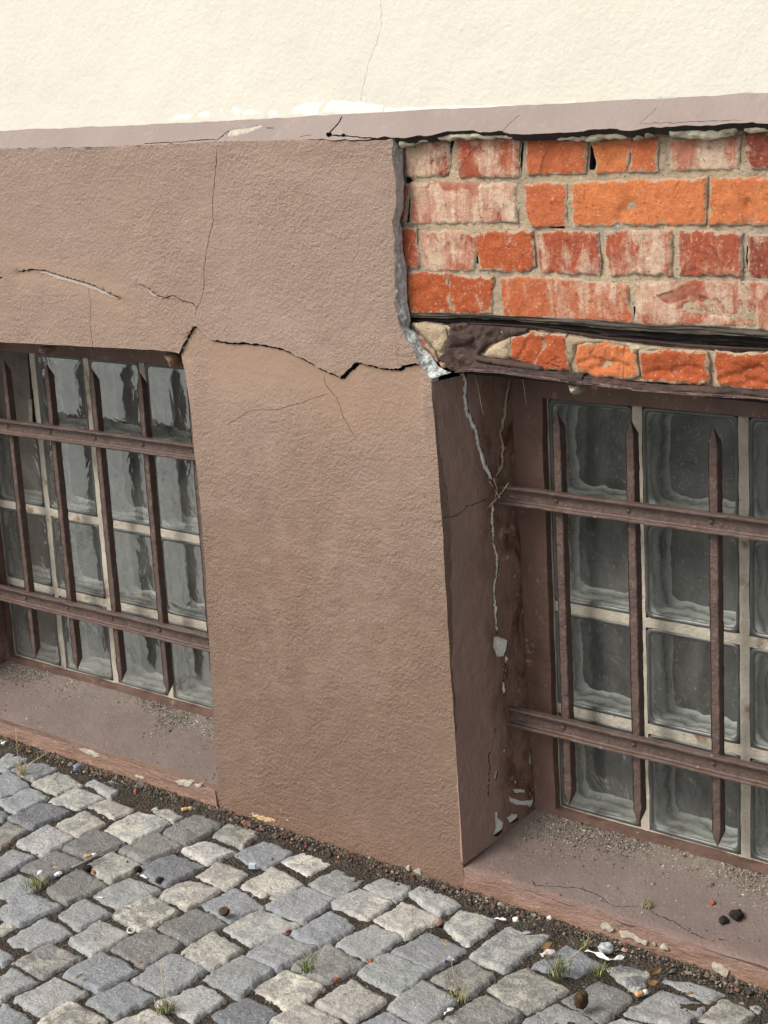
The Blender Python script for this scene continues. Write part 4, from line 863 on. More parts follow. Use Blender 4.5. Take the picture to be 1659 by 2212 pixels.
# sills
def sill(name, x0, x1, zf, zb_, seed, fine, crack=None):
    PL = Plane((0, 0, zf), (1, 0, 0), (0, YW, zb_ - zf)); L = math.hypot(YW, zb_ - zf)
    hs = []
    if crack: hs = [(crackpoly(np.array(PL.px(c)), w_, 120 + i, .0012), 1, .006) for i, (c, w_) in enumerate(crack)]
    o = sheet(name, PL, rough([(x0, -.0015), (x1, -.0015), (x1, L + .01), (x0, L + .01)], .012, .0016, seed), hs, .008, M_SI, bld,
              lambda x, v: .0035 * fbm(x, v, 9, seed, 4) + .0006 * fbm(x, v, 60, seed + 1, 3) - .006 * np.clip((.012 - v) / .018, 0, 1) ** 2, .03, fine=fine, wallmats=[M_DK], wm=0)
    return PL
ZSR = .118; PR = sill('sill', -.002, 1.10, .050, ZSR, 61, (-.02, -.02, .72, .25), [(tE([(270, 60), (300, 100), (420, 108), (600, 115), (700, 160), (770, 205), (830, 240), (1000, 243)]), .0016), (tE([(1070, 270), (1110, 300), (1240, 350), (1300, 395), (1400, 445), (1450, 460)]), .0018), (tE([(1530, 458), (1600, 478)]), .0016)])
PLf = sill('sill', -1.765, -.685, .045, ZSR, 63, (-1.72, -.02, -.65, .25))
# window surrounds (front-facing brown margin round the glass) and heads
ZW0, ZW1 = .126, .955
def surround(x0, x1, gx0, gx1, seed, zt_=1.12):
    sheet('window_surround', WALL(YW - .012), rough([(x0, ZSR - .02), (x1, ZSR - .02), (x1, zt_), (x0, zt_)], .03, 0), [(rough([(gx0, ZW0 + .002), (gx1, ZW0 + .002), (gx1, ZW1), (gx0, ZW1)], .02, .0012, seed), 0, .02)], .012, M_SU, bld,
          lambda x, z: .003 * fbm(x, z, 16, seed, 4), .02, fine=(x0, 0, x1, 1.1))
surround(-.02, 1.16, .088, 1.095, 71)
surround(-1.80, -.60, -1.695, -.655, 73)
# reveal faces and soffits that close the recesses
def quad(name, pts, mat): return new_obj(name, pts, [(0, 1, 2, 3)], mat, bld, False)
quad('reveal', [(-1.76, 0.001, .03), (-1.76, 0.001, 1.05), (-1.71, YW, 1.05), (-1.71, YW, .08)], M_RV)
quad('reveal', [(-.684, .2, .04), (-.684, .2, 1.05), (-.684, .02, 1.05), (-.684, .02, .04)], M_RV)
quad('soffit', [(-1.77, .02, 1.028), (-.68, .02, 1.028), (-.68, YW, 1.028), (-1.77, YW, 1.028)], M_SU)
quad('soffit', [(-.10, .06, 1.035), (1.15, .06, 1.01), (1.15, YW, 1.01), (-.10, YW, 1.035)], M_SU)
quad('building_back', [(WL, .55, -.05), (WRT, .55, -.05), (WRT, .55, 3.6), (WL, .55, 3.6)], M_DK)
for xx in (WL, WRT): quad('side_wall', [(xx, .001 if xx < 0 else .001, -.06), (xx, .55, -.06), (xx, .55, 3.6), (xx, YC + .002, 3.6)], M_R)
quad('wall_top', [(WL, YC, 3.6), (WRT, YC, 3.6), (WRT, .55, 3.6), (WL, .55, 3.6)], M_CR)

# ---- glass block windows
def block_mesh(w_, h_, seed):
    r = np.random.default_rng(seed); V = []; Fc = []; Mi = []
    n = 28                                                   # points per side
    def ring(ix, iy, dep, wav=0.0, ph=0, rc=.012):
        out = []
        for s in range(4):
            for i in range(n):
                t = i / n
                x, z = [(-1 + 2 * t, -1), (1, -1 + 2 * t), (1 - 2 * t, 1), (-1, 1 - 2 * t)][s]
                hx, hz = w_ / 2 - ix, h_ / 2 - iy; px_, pz_ = x * hx, z * hz
                cx_, cz_ = max(-hx + rc, min(hx - rc, px_)), max(-hz + rc, min(hz - rc, pz_))
                dx, dz = px_ - cx_, pz_ - cz_; d = math.hypot(dx, dz)
                if d > rc: px_, pz_ = cx_ + dx / d * rc, cz_ + dz / d * rc
                if wav:
                    k = s * n + i; q = wav * 2 * float(fbm(k * .17, ph + seed * 3.1, 1, seed + ph, 3)); nx_, nz_ = [(0, -1), (1, 0), (0, 1), (-1, 0)][s]
                    px_ -= nx_ * q; pz_ -= nz_ * q
                out.append((px_, dep, pz_))
        return out
    def add(r0): k = len(V); V.extend(r0); return k
    def bridge(a, b, m_):
        N = 4 * n
        for i in range(N): Fc.append((a + i, a + (i + 1) % N, b + (i + 1) % N, b + i)); Mi.append(m_)
    N = 4 * n
    a = add(ring(0, 0, .010)); b = add(ring(.0012, .0012, .002)); c = add(ring(.003, .003, 0)); d = add(ring(.0068, .0068, .0002)); e = add(ring(.0092, .0092, .0030, .0003))
    bridge(a, b, 0); bridge(b, c, 0); bridge(c, d, 0); bridge(d, e, 0)
    # inner cavity: rippled side faces running back to a dark back face
    f0 = add(ring(.0096, .0096, .0045, .0003, 1)); prev = f0
    for k, (ii, dep, wv) in enumerate([(.0115, .010, .0003), (.0120, .020, .0006), (.0126, .028, .0010), (.0135, .038, .0016), (.0150, .046, .0024), (.0175, .054, .0034), (.022, .060, .0046)]):
        q = add(ring(ii, ii, dep, wv, 2, .022)); bridge(prev, q, 1); prev = q
    Fc.append(tuple(range(prev, prev + N))); Mi.append(2)
    # pane
    g = add(ring(.0086, .0086, .0026, .0, 0)); m_ = 9
    hx, hz = w_ / 2 - .0106, h_ / 2 - .0106
    Fc.append(tuple(range(g, g + N))[::-1]); Mi.append(3)
    return V, Fc, Mi
def windows(name, gx, gz, skip, parent_label, seed, missing=()):
    # mortar grid slab with real square openings
    x0, x1, z0, z1 = gx[0], gx[-1], gz[0], gz[-1]; hs = []; blocks = []; j = .0098
    for a in range(len(gx) - 1):
        for b in range(len(gz) - 1):
            xa = gx[a] + (j if a else .003); xb = gx[a + 1] - (j if a < len(gx) - 2 else .003); za = gz[b] + (j if b else .004); zb_ = gz[b + 1] - (j if b < len(gz) - 2 else .003)
            hs.append((np.array(rough([(xa, za), (xb, za), (xb, zb_), (xa, zb_)], .012, .0007, seed + a * 7 + b)), 0, .03)); blocks.append((a, b, xa, xb, za, zb_))
    wo = sheet('window', WALL(YW + .004), rough([(x0 - .01, z0 - .01), (x1 + .01, z0 - .01), (x1 + .01, z1 + .01), (x0 - .01, z1 + .01)], .04, 0), hs, .012, M_JT, bld, lambda x, z: .0022 * fbm(x, z, 40, seed, 4), .03, fine=(x0, z0, x1, z1))
    wo.name = 'window'
    for (a, b, xa, xb, za, zb_) in blocks:
        if (a, b) in missing: continue
        V, Fc, Mi = block_mesh(xb - xa + .002, zb_ - za + .002, seed + a * 13 + b * 5)
        new_obj('glass_block', V, Fc, [M_GR, M_GC, M_GB, M_PN], wo, False, Mi, loc=((xa + xb) / 2, YW + .003, (za + zb_) / 2)).data.polygons.foreach_set('use_smooth', [len(f) == 4 for f in Fc])
    return wo
GZ = [ZW0, .336, .546, .750, ZW1]
wR = windows('window', [.088, .289, .506, .712, .905, 1.095], GZ, None, '', 5)
wL = windows('window', [-1.695, -1.488, -1.278, -1.072, -.865, -.655], GZ, None, '', 155, missing=((0, 3),))
# a loose board behind the missing block, with a dark gap at its side
def box(V, Fc, c, s, R=None):
    k = len(V); 
    for dx in (-1, 1):
        for dy in (-1, 1):
            for dz in (-1, 1):
                p = Vector((dx * s[0] / 2, dy * s[1] / 2, dz * s[2] / 2))
                if R is not None: p = R @ p
                V.append((c[0] + p.x, c[1] + p.y, c[2] + p.z))
    for f in ((0, 1, 3, 2), (4, 6, 7, 5), (0, 4, 5, 1), (2, 3, 7, 6), (0, 2, 6, 4), (1, 5, 7, 3)): Fc.append(tuple(k + i for i in f))
V = []; Fc = []; box(V, Fc, (-1.615, YW + .03, .86), (.150, .006, .22), Matrix.Rotation(.05, 3, 'Y')); new_obj('cover_board', V, Fc, M_BD, wL, False)
V = []; Fc = []; box(V, Fc, (-1.527, YW + .012, .79), (.014, .003, .085), Matrix.Rotation(.12, 3, 'Y')); new_obj('board_splinter', V, Fc, plain('grey_splinter', (.26, .25, .22)), wL, False)
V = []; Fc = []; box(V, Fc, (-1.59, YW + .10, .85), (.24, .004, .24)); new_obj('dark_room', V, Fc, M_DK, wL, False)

# ------------------------------------------------------------------ window grilles
def bar_mesh(z0, z1, s, seed, tip=.030):
    V = []; Fc = []; n = 60; zs = list(np.linspace(z0 + tip, z1 - tip, n)); R_ = np.random.default_rng(seed)
    for i, z in enumerate(zs):
        for (a, b) in ((-1, -1), (1, -1), (1, 1), (-1, 1)):
            e = .00055 * R_.normal(size=2); bev = .86
            for (p, q) in (((a * bev, b), (a, b * bev)) if (a * b > 0) else ((a, b * bev), (a * bev, b))):
                V.append((p * s / 2 + e[0] * .7, q * s / 2 + e[1] * .7, z))
    m_ = 8
    for i in range(n - 1):
        for j in range(m_): Fc.append((i * m_ + j, i * m_ + (j + 1) % m_, (i + 1) * m_ + (j + 1) % m_, (i + 1) * m_ + j))
    k = len(V); V += [(0, -s * .28, z0), (0, -s * .28, z1)]
    for j in range(m_): Fc.append((k, (j + 1) % m_, j)); Fc.append((k + 1, (n - 1) * m_ + j, (n - 1) * m_ + (j + 1) % m_))
    return V, Fc
def rail_mesh(L, H, D, T, seed):
    # channel lying on its back: open side to the street
    pr = [(0, -H / 2), (-D, -H / 2), (-D - .001, -H / 2 + .001), (-D - .001, -H / 2 + T * 1.2), (-D, -H / 2 + T * 1.6), (-.003, -H / 2 + T * 1.5), (0 - .001, -H / 2 + T * 2.2), (0 - .001, H / 2 - T * 2.2), (-.003, H / 2 - T * 1.5), (-D, H / 2 - T * 1.6), (-D - .001, H / 2 - T * 1.2), (-D - .001, H / 2 - .001), (-D, H / 2), (0, H / 2), (.003, H / 2), (.003, -H / 2)]
    n = int(L / .008); V = []; Fc = []; m_ = len(pr)
    for i in range(n + 1):
        x = L * i / n; e = float(fbm(x, 0, 30, seed, 3)) * .0012; e2 = float(fbm(x, 5, 22, seed + 4, 3)) * .0012
        for (y, z) in pr: V.append((x, y + e + .0008 * float(vnoise(x * 90, z * 300, seed)), z + e2))
    for i in range(n):
        for j in range(m_): Fc.append((i * m_ + j, (i + 1) * m_ + j, (i + 1) * m_ + (j + 1) % m_, i * m_ + (j + 1) % m_))
    Fc.append(tuple(range(m_))); Fc.append(tuple(n * m_ + j for j in range(m_))[::-1]); return V, Fc
def rivet_mesh(r=.0068):
    V = []; Fc = []; n = 14
    for k in range(5):
        a = k / 4 * math.pi / 2
        for i in range(n): t = 2 * math.pi * i / n; V.append((r * math.cos(a) * math.cos(t), -r * .8 * math.sin(a), r * math.cos(a) * math.sin(t)))
    for k in range(4):
        for i in range(n): Fc.append((k * n + i, k * n + (i + 1) % n, (k + 1) * n + (i + 1) % n, (k + 1) * n + i))
    return V, Fc
def grille(x0, x1, bars, label, seed):
    YG = .142
    root = empty('window_grille', (x0, YG, .1)); tag(root, label, 'window grille', 'iron grilles in front of the glass block windows')
    for q, (zc, H) in enumerate(((.774, .036), (.327, .038))):
        V, Fc = rail_mesh(x1 - x0, H, .012, .0035, seed + q); r = new_obj('rail', V, Fc, M_IR, root, False, loc=(0, 0, zc - .1))
        for b in bars:
            V, Fc = rivet_mesh(); new_obj('rivet', V, Fc, M_IR, r, True, loc=(b - x0, 0.001, .001))
    for i, b in enumerate(bars):
        V, Fc = bar_mesh(.162, .942, .0185, seed + 10 + i); o = new_obj('bar', V, Fc, M_IR, root, False, loc=(b - x0, .0035 + .0100, -.1))
    return root
gR = grille(-.02, 1.09, [.143 + .0065, .3055 + .004, .4755 + .003, .645, .815, .985], 'dark brown iron grille with spiked bars in the window recess below the bare bricks', 3)
gL = grille(-1.745, -.700, [-1.702, -1.532, -1.361, -1.190, -1.018, -.848, -.735], 'dark brown iron grille with spiked bars in the window recess left of the pillar', 43)

# ------------------------------------------------------------------ flaked patches on the base, yellow paint traces, spots
pc = Chunks(('limewash_patch', M_LW, bld)); W1 = WALL(-.004); i = 0
for q in (tE([(725, 370), (775, 365), (800, 385), (825, 410), (800, 418), (740, 390)]), tE([(860, 415), (900, 408), (960, 440), (1000, 462), (1055, 480), (1050, 505), (1000, 500), (950, 460), (870, 450)]), tE([(1135, 505), (1165, 495), (1195, 530), (1160, 542), (1140, 530)]),
          tE([(1490, 635), (1540, 650), (1600, 690), (1580, 725), (1530, 700), (1490, 665)]), tE([(1080, 490), (1105, 495), (1095, 508)]), tA([(530, 75), (600, 85), (680, 125), (640, 135), (580, 110)]), tA([(1180, 290), (1240, 283), (1300, 310), (1260, 335), (1210, 325)]),
          tA([(1310, 320), (1345, 315), (1360, 330), (1330, 340)]), tA([(905, 250), (950, 255), (980, 275), (950, 285), (910, 270)]), tC([(1085, 605), (1110, 600), (1112, 640), (1090, 635)]), tC([(1130, 625), (1165, 615), (1185, 655), (1150, 665)]), tE([(1600, 790), (1560, 770), (1450, 720), (1380, 700), (1400, 720), (1500, 770), (1590, 810)])):
    pc.add(W1, W1.px(q), .0006, .002, .0045, .0012, 80, 600 + i, edge=.0024); i += 1

ye = Chunks(('yellow_paint_trace', M_YE, bld)); W2 = WALL(-.0015); R_ = np.random.default_rng(8)
for k in range(46):
    u, v = R_.beta(2, 2), R_.normal(0, .22)
    cx_, cy_ = 0 + u * 210, 235 + u * 60 + v * 45
    if k > 34: cx_, cy_ = R_.uniform(-140, 340), R_.uniform(190, 380)
    s_ = R_.uniform(3, 17) * (1 if k < 30 else .45); th = np.linspace(0, 2 * math.pi, 8)[:-1]; rr_ = R_.uniform(.5, 1, 7)
    q = [(cx_ + s_ * 1.5 * a * math.cos(t_), cy_ + s_ * .6 * a * math.sin(t_) + s_ * .5 * a * math.cos(t_)) for t_, a in zip(th, rr_)]
    ye.add(W2, W2.px(tC(q)), .0009, .002, .003, .0004, 80, 700 + k)

# pale lip under the arched cracks
lipc = Chunks(('crack_lip', plain('crack_lip_plaster', (.50, .44, .38), .9, .003, 120, .45), bld))
for i, q in enumerate([c1([(150, 772), (200, 777), (260, 797), (340, 819), (400, 838), (450, 861), (490, 884), (518, 893), (500, 892), (440, 868), (390, 846), (330, 828), (250, 806), (200, 786)]), c1([(630, 846), (680, 883), (712, 889), (690, 890), (660, 876)])]):
    lipc.add(WALL(-.0005), (lambda P_: [(a, b) for a, b in P_])(WALL(-.0002).px(q)), .0006, .0015, .004, .0006, 80, 760 + i, edge=.0012)

nest = Chunks(('crumbling_corner', mat_rust('crumbled_mortar', (.12, .06, .035), (.30, .19, .13), (.42, .34, .26), .007), bld)); NB = WALL(.03)
nest.add(NB, NB.px(c3([(950, 178), (1010, 178), (1028, 200), (1022, 262), (1000, 258), (985, 225)])), .015, .01, .005, .004, 60, 90, edge=.002, skirt=.03, col=(.3, .2, .15))
nest.add(NB, NB.px(c3([(225, 140), (275, 140), (268, 165), (255, 188), (238, 168)])), .012, .008, .005, .003, 60, 91, edge=.002, skirt=.03)

# ------------------------------------------------------------------ grit (nobody could count it)
def grains(name, pts, size, cols, seed, mat=None):
    r = np.random.default_rng(seed); V = []; Fc = []; C = []
    base = np.array([(1, 0, -.6), (-.5, .87, -.6), (-.5, -.87, -.6), (0.1, 0, 1.0), (.6, .8, .2), (-.9, .1, .3)])
    tri = [(0, 1, 2), (0, 4, 1), (1, 5, 2), (2, 0, 3), (0, 3, 4), (4, 3, 5), (4, 5, 1), (5, 3, 2)]
    for k, p in enumerate(pts):
        s = size * r.lognormal(0, .45); B = base * (1 + r.uniform(-.3, .3, base.shape)) * s * np.array([1, 1, .7]); a = r.uniform(0, 6.28)
        ca, sa = math.cos(a), math.sin(a); B = np.stack([B[:, 0] * ca - B[:, 1] * sa, B[:, 0] * sa + B[:, 1] * ca, B[:, 2]], 1) + p
        n0 = len(V); V.extend(B); Fc += [(n0 + x, n0 + y, n0 + z) for x, y, z in tri]; c = cols[r.integers(len(cols))]; C += [c] * len(base)
    o = new_obj(name, V, Fc, mat or M_TI, None, False); cattr(o, 'tint', np.array(C) * 1.0); return o
gc = [(.30, .25, .19), (.42, .37, .30), (.20, .16, .13), (.10, .08, .06), (.55, .50, .43), (.25, .19, .14), (.06, .05, .04)]
def sillgrit(PL, x0, x1, n, seed, dens):
    r = np.random.default_rng(seed); out = []
    while len(out) < n:
        x = r.uniform(x0, x1); v = .205 - abs(r.normal(0, .045)); 
        if v < .012 or v > .205: continue
        pr = np.clip(.5 + 1.6 * float(fbm(x, v, 8, seed, 3)) + .5 * (v - .13) / .07, .02, 1)
        if r.uniform() > pr: continue
        out.append(PL.to3([(x, v)], .0006)[0])
    for _ in range(n // 18): out.append(PL.to3([(r.uniform(x0, x1), r.uniform(.01, .2))], .0006)[0])
    return out
tag(grains('grit', sillgrit(PR, .05, 1.05, 9500, 3, 1), .00105, gc, 1), 'sandy grit gathered along the back of the right window sill', 'grit', kind='stuff')
tag(grains('grit', sillgrit(PLf, -1.69, -.70, 9500, 4, 1), .00105, gc, 2), 'sandy grit gathered along the back of the left window sill', 'grit', kind='stuff')
r = np.random.default_rng(9); pts = []
for _ in range(9000):
    x = r.uniform(-1.75, .95); y = -.004 - abs(r.normal(0, .017)); pts.append((x, y, -.0045 + .011 * math.exp(-((y + .02) / .035) ** 2)+ r.uniform(-.002, .004)))
for _ in range(7000):
    x = r.uniform(-1.6, .9); y = r.uniform(-1.0, -.04); pts.append((x, y, -.0055 + r.uniform(-.004, .003)))
gd = [(.14, .115, .085), (.10, .085, .065), (.05, .042, .033), (.09, .07, .05), (.16, .12, .09), (.04, .036, .03), (.22, .19, .15), (.07, .055, .04), (.30, .12, .07), (.36, .32, .27)]
tag(grains('gravel', pts, .0022, gd, 5), 'dark fine gravel lying along the wall foot and in the paving joints', 'gravel', kind='stuff')

# ------------------------------------------------------------------ small things lying about
def clod(name, p, size, mat, seed, label, cat, sq_=(1, 1, .8), group=None):
    r = np.random.default_rng(seed); V = []; Fc = []; nu, nv = 22, 14
    for j in range(nv + 1):
        th = math.pi * j / nv
        for i in range(nu):
            ph = 2 * math.pi * i / nu; d = np.array([math.sin(th) * math.cos(ph), math.sin(th) * math.sin(ph), math.cos(th)])
            k = 1 + .55 * float(fbm(d[0] * 1.4 + seed, d[1] * 1.4 + d[2] * 1.9, 1, seed, 4)) ; V.append(tuple(d * k * size * np.array(sq_) + np.array([0, 0, size * sq_[2] * .8])))
    for j in range(nv):
        for i in range(nu): Fc.append((j * nu + i, (j + 1) * nu + i, (j + 1) * nu + (i + 1) % nu, j * nu + (i + 1) % nu))
    o = new_obj(name, V, Fc, mat, None, True, loc=tuple(p)); o.rotation_euler[2] = r.uniform(0, 6); tag(o, label, cat, group); return o
on = lambda tf, x, y, z=.006: PT(tf([(x, y)])[0], z=z)
def onS(PL, tf, x, y): return PL.to3(PL.px(tf([(x, y)])), 0)[0]
clod('clod', onS(PR, c5, 1510, 1212), .0115, M_BL, 3, 'larger of the two black dried clods on the right window sill', 'clod')
clod('clod', onS(PR, c5, 1450, 1232), .0080, M_BL, 4, 'smaller of the two black dried clods on the right window sill', 'clod')
clod('clod', on(tE, 605, 915, .010), .0135, M_BR, 5, 'dark brown dried clod lying on a grey sett below the right window', 'clod', (1, .8, 1.1))
clod('clod', on(tB, 1515, 300), .0105, M_BR, 6, 'dark round brown clod beside a bluish sett in front of the pillar', 'clod', (1, 1, .8))
clod('clod', on(tA, 930, 905, -.002), .008, M_BL, 7, 'glossy black lump in the joint left of the dark bluish sett', 'clod')
clod('clod', on(tA, 1080, 972, -.002), .0075, M_BL, 8, 'black lump in a joint near a small white chip of paper', 'clod', (1.5, 1, .6))
clod('clod', on(tA, 590, 895, -.004), .008, M_BL, 9, 'black lump in the joint beside the orange cigarette butt', 'clod', (1.3, 1, .6))
clod('pebble', on(tA, 32, 52, .0), .0068, M_PP, 11, 'round white pebble at the far left foot of the wall', 'pebble', (1.2, 1, .8))
clod('pebble', on(tA, 535, 228, .0), .012, plain('blue_grey_pebble', (.30, .34, .40)), 12, 'smooth blue grey pebble in the gravel below the left window', 'pebble', (1.2, .6, .9))
clod('pebble', on(tE, 165, 348, .0), .0062, M_PP, 13, 'white pebble in the gravel at the foot of the right sill', 'pebble')
clod('pebble', on(tA, 272, 925, -.004), .0062, M_PP, 14, 'white pebble in the joint above the yellowish grass tuft', 'pebble', (1.3, .8, .7))
clod('pebble', on(tA, 395, 933, -.004), .0062, M_PP, 15, 'white pebble right of the yellowish grass tuft', 'pebble', (1.3, .8, .7))
clod('pebble', on(tE, 1203, 600, .0), .0060, M_PP, 16, 'small white pebble below the flaked base of the right sill', 'pebble', (.8, .8, 1))
clod('pebble', on(tE, 770, 560, .002), .012, plain('pale_quartz', (.50, .52, .52), .5), 17, 'pale grey stone chip behind the twisted white paper', 'pebble', (.8, 1.2, .9))
clod('pebble', on(tE, 392, 332, .008), .0045, M_PP, 18, 'tiny white pebble against the brown base of the right sill', 'pebble')
clod('pebble', on(tD, 1305, 372, -.003), .0078, plain('tan_pebble', (.40, .26, .19)), 19, 'pinkish tan pebble between three pale setts', 'pebble')
clod('pebble', on(tC, 140, 805, -.003), .0060, plain('beige_pebble', (.42, .33, .27)), 20, 'beige pebble in the joint below the cream coloured sett', 'pebble')
for i, (tf, x, y, s, lb_) in enumerate([(tD, 285, 415, .0075, 'orange brick crumb in a joint beside a bluish sett'), (tD, 845, 617, .0078, 'flat orange brick crumb by the corner of a grey sett'), (tD, 620, 742, .0100, 'orange brown brick piece in a joint below the grass tuft'),
                                       (tA, 632, 915, .0075, 'reddish brick piece in the joint next to the black lump'), (tA, 1000, 328, .0085, 'tan brick piece lying in the gravel below the left sill'), (tB, 945, 633, .0070, 'orange brick crumb below the dark grained sett'), (tA, 45, 735, .0065, 'small red brick crumb at the left edge of the paving')]):
    clod('brick_crumb', on(tf, x, y, -.004 if i not in (1,) else .0), s * .62, M_OR, 30 + i, lb_, 'brick crumb', (1.2, .8, .55), 'orange brick crumbs between the setts')
clod('brick_crumb', onS(PR, tE, 1490, 230), .0052, M_OR, 41, 'orange brick crumb on the right window sill above the black clods', 'brick crumb', (1.2, .9, .9), 'orange brick crumbs between the setts')

def tube(pts, rad, V, Fc, n=7, taper=0.0):
    pts = [Vector(p) for p in pts]; k0 = len(V)
    for i, p in enumerate(pts):
        d = (pts[min(i + 1, len(pts) - 1)] - pts[max(0, i - 1)]).normalized(); a = d.orthogonal().normalized(); b = d.cross(a)
        r_ = rad * (1 - taper * i / (len(pts) - 1))
        for j in range(n): t = 2 * math.pi * j / n; V.append(tuple(p + a * r_ * math.cos(t) + b * r_ * math.sin(t)))
    for i in range(len(pts) - 1):
        for j in range(n): Fc.append((k0 + i * n + j, k0 + i * n + (j + 1) % n, k0 + (i + 1) * n + (j + 1) % n, k0 + (i + 1) * n + j))
    Fc.append(tuple(k0 + j for j in range(n))[::-1]); Fc.append(tuple(k0 + (len(pts) - 1) * n + j for j in range(n)))
def butt(p, q, rad, label, m1, m2):
    p, q = Vector(p), Vector(q); root = empty('cigarette_butt', tuple(p)); d = q - p; tag(root, label, 'cigarette butt', 'cigarette butts dropped on the paving')
    V = []; Fc = []; tube([d * 0, d * .15, d * .4, d * .6], rad, V, Fc, 10); new_obj('filter', V, Fc, m1, root)
    V = []; Fc = []; tube([d * .6, d * .8, d * 1.0], rad * .97, V, Fc, 10); new_obj('paper_end', V, Fc, m2, root)
butt(on(tA, 572, 808, .012), on(tA, 650, 788, .012), .0034, 'orange filtered cigarette butt lying beside a long pale splinter', M_FI, M_PP)
butt(on(tA, 1225, 490, .006), on(tA, 1300, 478, .006), .0045, 'tan cigarette butt in the gravel below the left sill end', M_FI, plain('tan_paper', (.62, .47, .30)))
butt(on(tE, 975, 842, .004), on(tE, 1050, 818, .004), .0048, 'crushed orange and white cigarette butt near dry leaves', M_FI, M_PP)
V = []; Fc = []; tube([on(tA, 485, 878, .012), on(tA, 540, 855, .013), on(tA, 600, 825, .013), on(tA, 655, 795, .012), on(tA, 720, 765, .012)], .0022, V, Fc, 6, .3)
tag(new_obj('splinter', V, Fc, plain('pale_splinter', (.42, .42, .38))), 'long pale splinter of wood lying across the setts by the orange cigarette butt', 'splinter')
def ribbon(name, pts, w_, label, cat, mat, twist=.6, th=.0006):
    V = []; Fc = []; pts = [Vector(p) for p in pts]; n = len(pts); fine = []
    for i in range(n - 1):
        for k in range(6): fine.append(pts[i].lerp(pts[i + 1], k / 6))
    fine.append(pts[-1]); n = len(fine)
    for i, p in enumerate(fine):
        d = (fine[min(i + 1, n - 1)] - fine[max(0, i - 1)]).normalized(); a = d.cross(Vector((0, 0, 1))).normalized(); b = a.cross(d)
        t = twist * math.sin(i * .5); s = a * math.cos(t) + b * math.sin(t); q = w_ * (.75 + .25 * math.sin(i * .9 + 1)); nn = d.cross(s) * th
        for c in (p - s * q / 2 + nn, p + s * q / 2 + nn, p + s * q / 2 - nn, p - s * q / 2 - nn): V.append(tuple(c))
    for i in range(n - 1):
        for j in range(4): Fc.append((i * 4 + j, i * 4 + (j + 1) % 4, (i + 1) * 4 + (j + 1) % 4, (i + 1) * 4 + j))
    Fc.append((3, 2, 1, 0)); Fc.append(tuple((n - 1) * 4 + j for j in range(4)))
    return tag(new_obj(name, V, Fc, mat, None, False), label, cat)
ribbon('paper_strip', [on(tE, 640, 540, .010), on(tE, 710, 558, .012), on(tE, 785, 600, .014), on(tE, 830, 602, .014), on(tE, 888, 580, .012)], .010, 'twisted white paper strip lying by the wall foot under the right sill', 'paper', M_PP)
ribbon('paper_scrap', [on(tE, 335, 575, .008), on(tE, 365, 555, .012), on(tE, 425, 545, .012)], .017, 'folded white and pink paper scrap left of the triangular sett', 'paper', plain('pinkish_paper', (.70, .60, .58), .6), .25)
ribbon('paper_scrap', [on(tE, 30, 322, .004), on(tE, 60, 326, .008), on(tE, 98, 334, .006)], .008, 'small white paper scrap in the gravel left of the white pebble', 'paper', M_PP, .3)
ribbon('paper_scrap', [on(tD, 1340, 968, .002), on(tD, 1370, 945, .008), on(tD, 1395, 930, .003)], .009, 'crumpled white scrap in the joint below the seeding grass stalk', 'paper', M_PP, .5)
ribbon('paper_scrap', [on(tB, 660, 178, -.004), on(tB, 695, 185, -.002)], .007, 'small white scrap in the joint between two grey setts at left', 'paper', M_PP, .2)
ribbon('paper_scrap', [on(tA, 955, 930, -.002), on(tA, 990, 950, -.002)], .008, 'small white chip of paper between two black lumps', 'paper', M_PP, .3)
ribbon('foil_scrap', [on(tD, 1335, 612, .002), on(tD, 1365, 595, .006), on(tD, 1405, 598, .004)], .012, 'crumpled shiny foil scrap beside the brownish sett', 'foil', M_FO, .7)
ribbon('foil_scrap', [on(tA, 735, 300, .002), on(tA, 790, 310, .004)], .009, 'bright crumpled foil scrap in the gravel by the small grey sett', 'foil', M_FO, .8)
V = []; Fc = []; box(V, Fc, (0, 0, 0), (.014, .009, .010), Matrix.Rotation(.5, 3, 'Z'))
tag(new_obj('plastic_block', V, Fc, plain('pale_blue_plastic', (.50, .62, .68), .4, .0005, 60, .15), None, False, loc=tuple(on(tC, 45, 592, .006))), 'tiny pale blue plastic block on the tip of the cream coloured sett', 'plastic piece')
V = []; Fc = []
for i in range(25):
    a = 2 * math.pi * i / 24; V += [(.0085 * math.cos(a) * q, .0085 * math.sin(a) * q, .0015 * z) for q, z in ((.72, 1), (1, 1), (1.03, -1), (.70, -1))]
for i in range(24):
    for j in range(4): Fc.append((i * 4 + j, i * 4 + (j + 1) % 4, i * 4 + 4 + (j + 1) % 4, i * 4 + 4 + j))
o = new_obj('metal_ring', V, Fc, plain('pale_metal', (.62, .62, .58), .4, .0005, 90, .3), None, True, loc=tuple(on(tB, 885, 404, .004))); o.rotation_euler = (.25, .2, 0); tag(o, 'small pale metal ring beside the notched light sett', 'ring')
def leaf(p, L, Wd, ang, curl, label, seed):
    V = []; Fc = []; n = 9
    for i in range(n):
        t = i / (n - 1); w_ = Wd * math.sin(math.pi * min(1, t * .93 + .05)) ** .8
        for s in (-1, -.5, 0, .5, 1): V.append((t * L - L / 2, s * w_ / 2, .002 + curl * (abs(s) ** 1.4) + curl * .8 * math.sin(t * 5 + seed) * .5))
    k = len(V); V += [(x, y, z - .0005) for x, y, z in V]
    for i in range(n - 1):
        for j in range(4): a = i * 5 + j; Fc.append((a, a + 5, a + 6, a + 1)); Fc.append((k + a, k + a + 1, k + a + 6, k + a + 5))
    o = new_obj('dry_leaf', V, Fc, M_LF, None, True, loc=tuple(p)); o.scale = (.72, .72, .72); o.rotation_euler = (0.3, -.3, ang); tag(o, label, 'leaf')
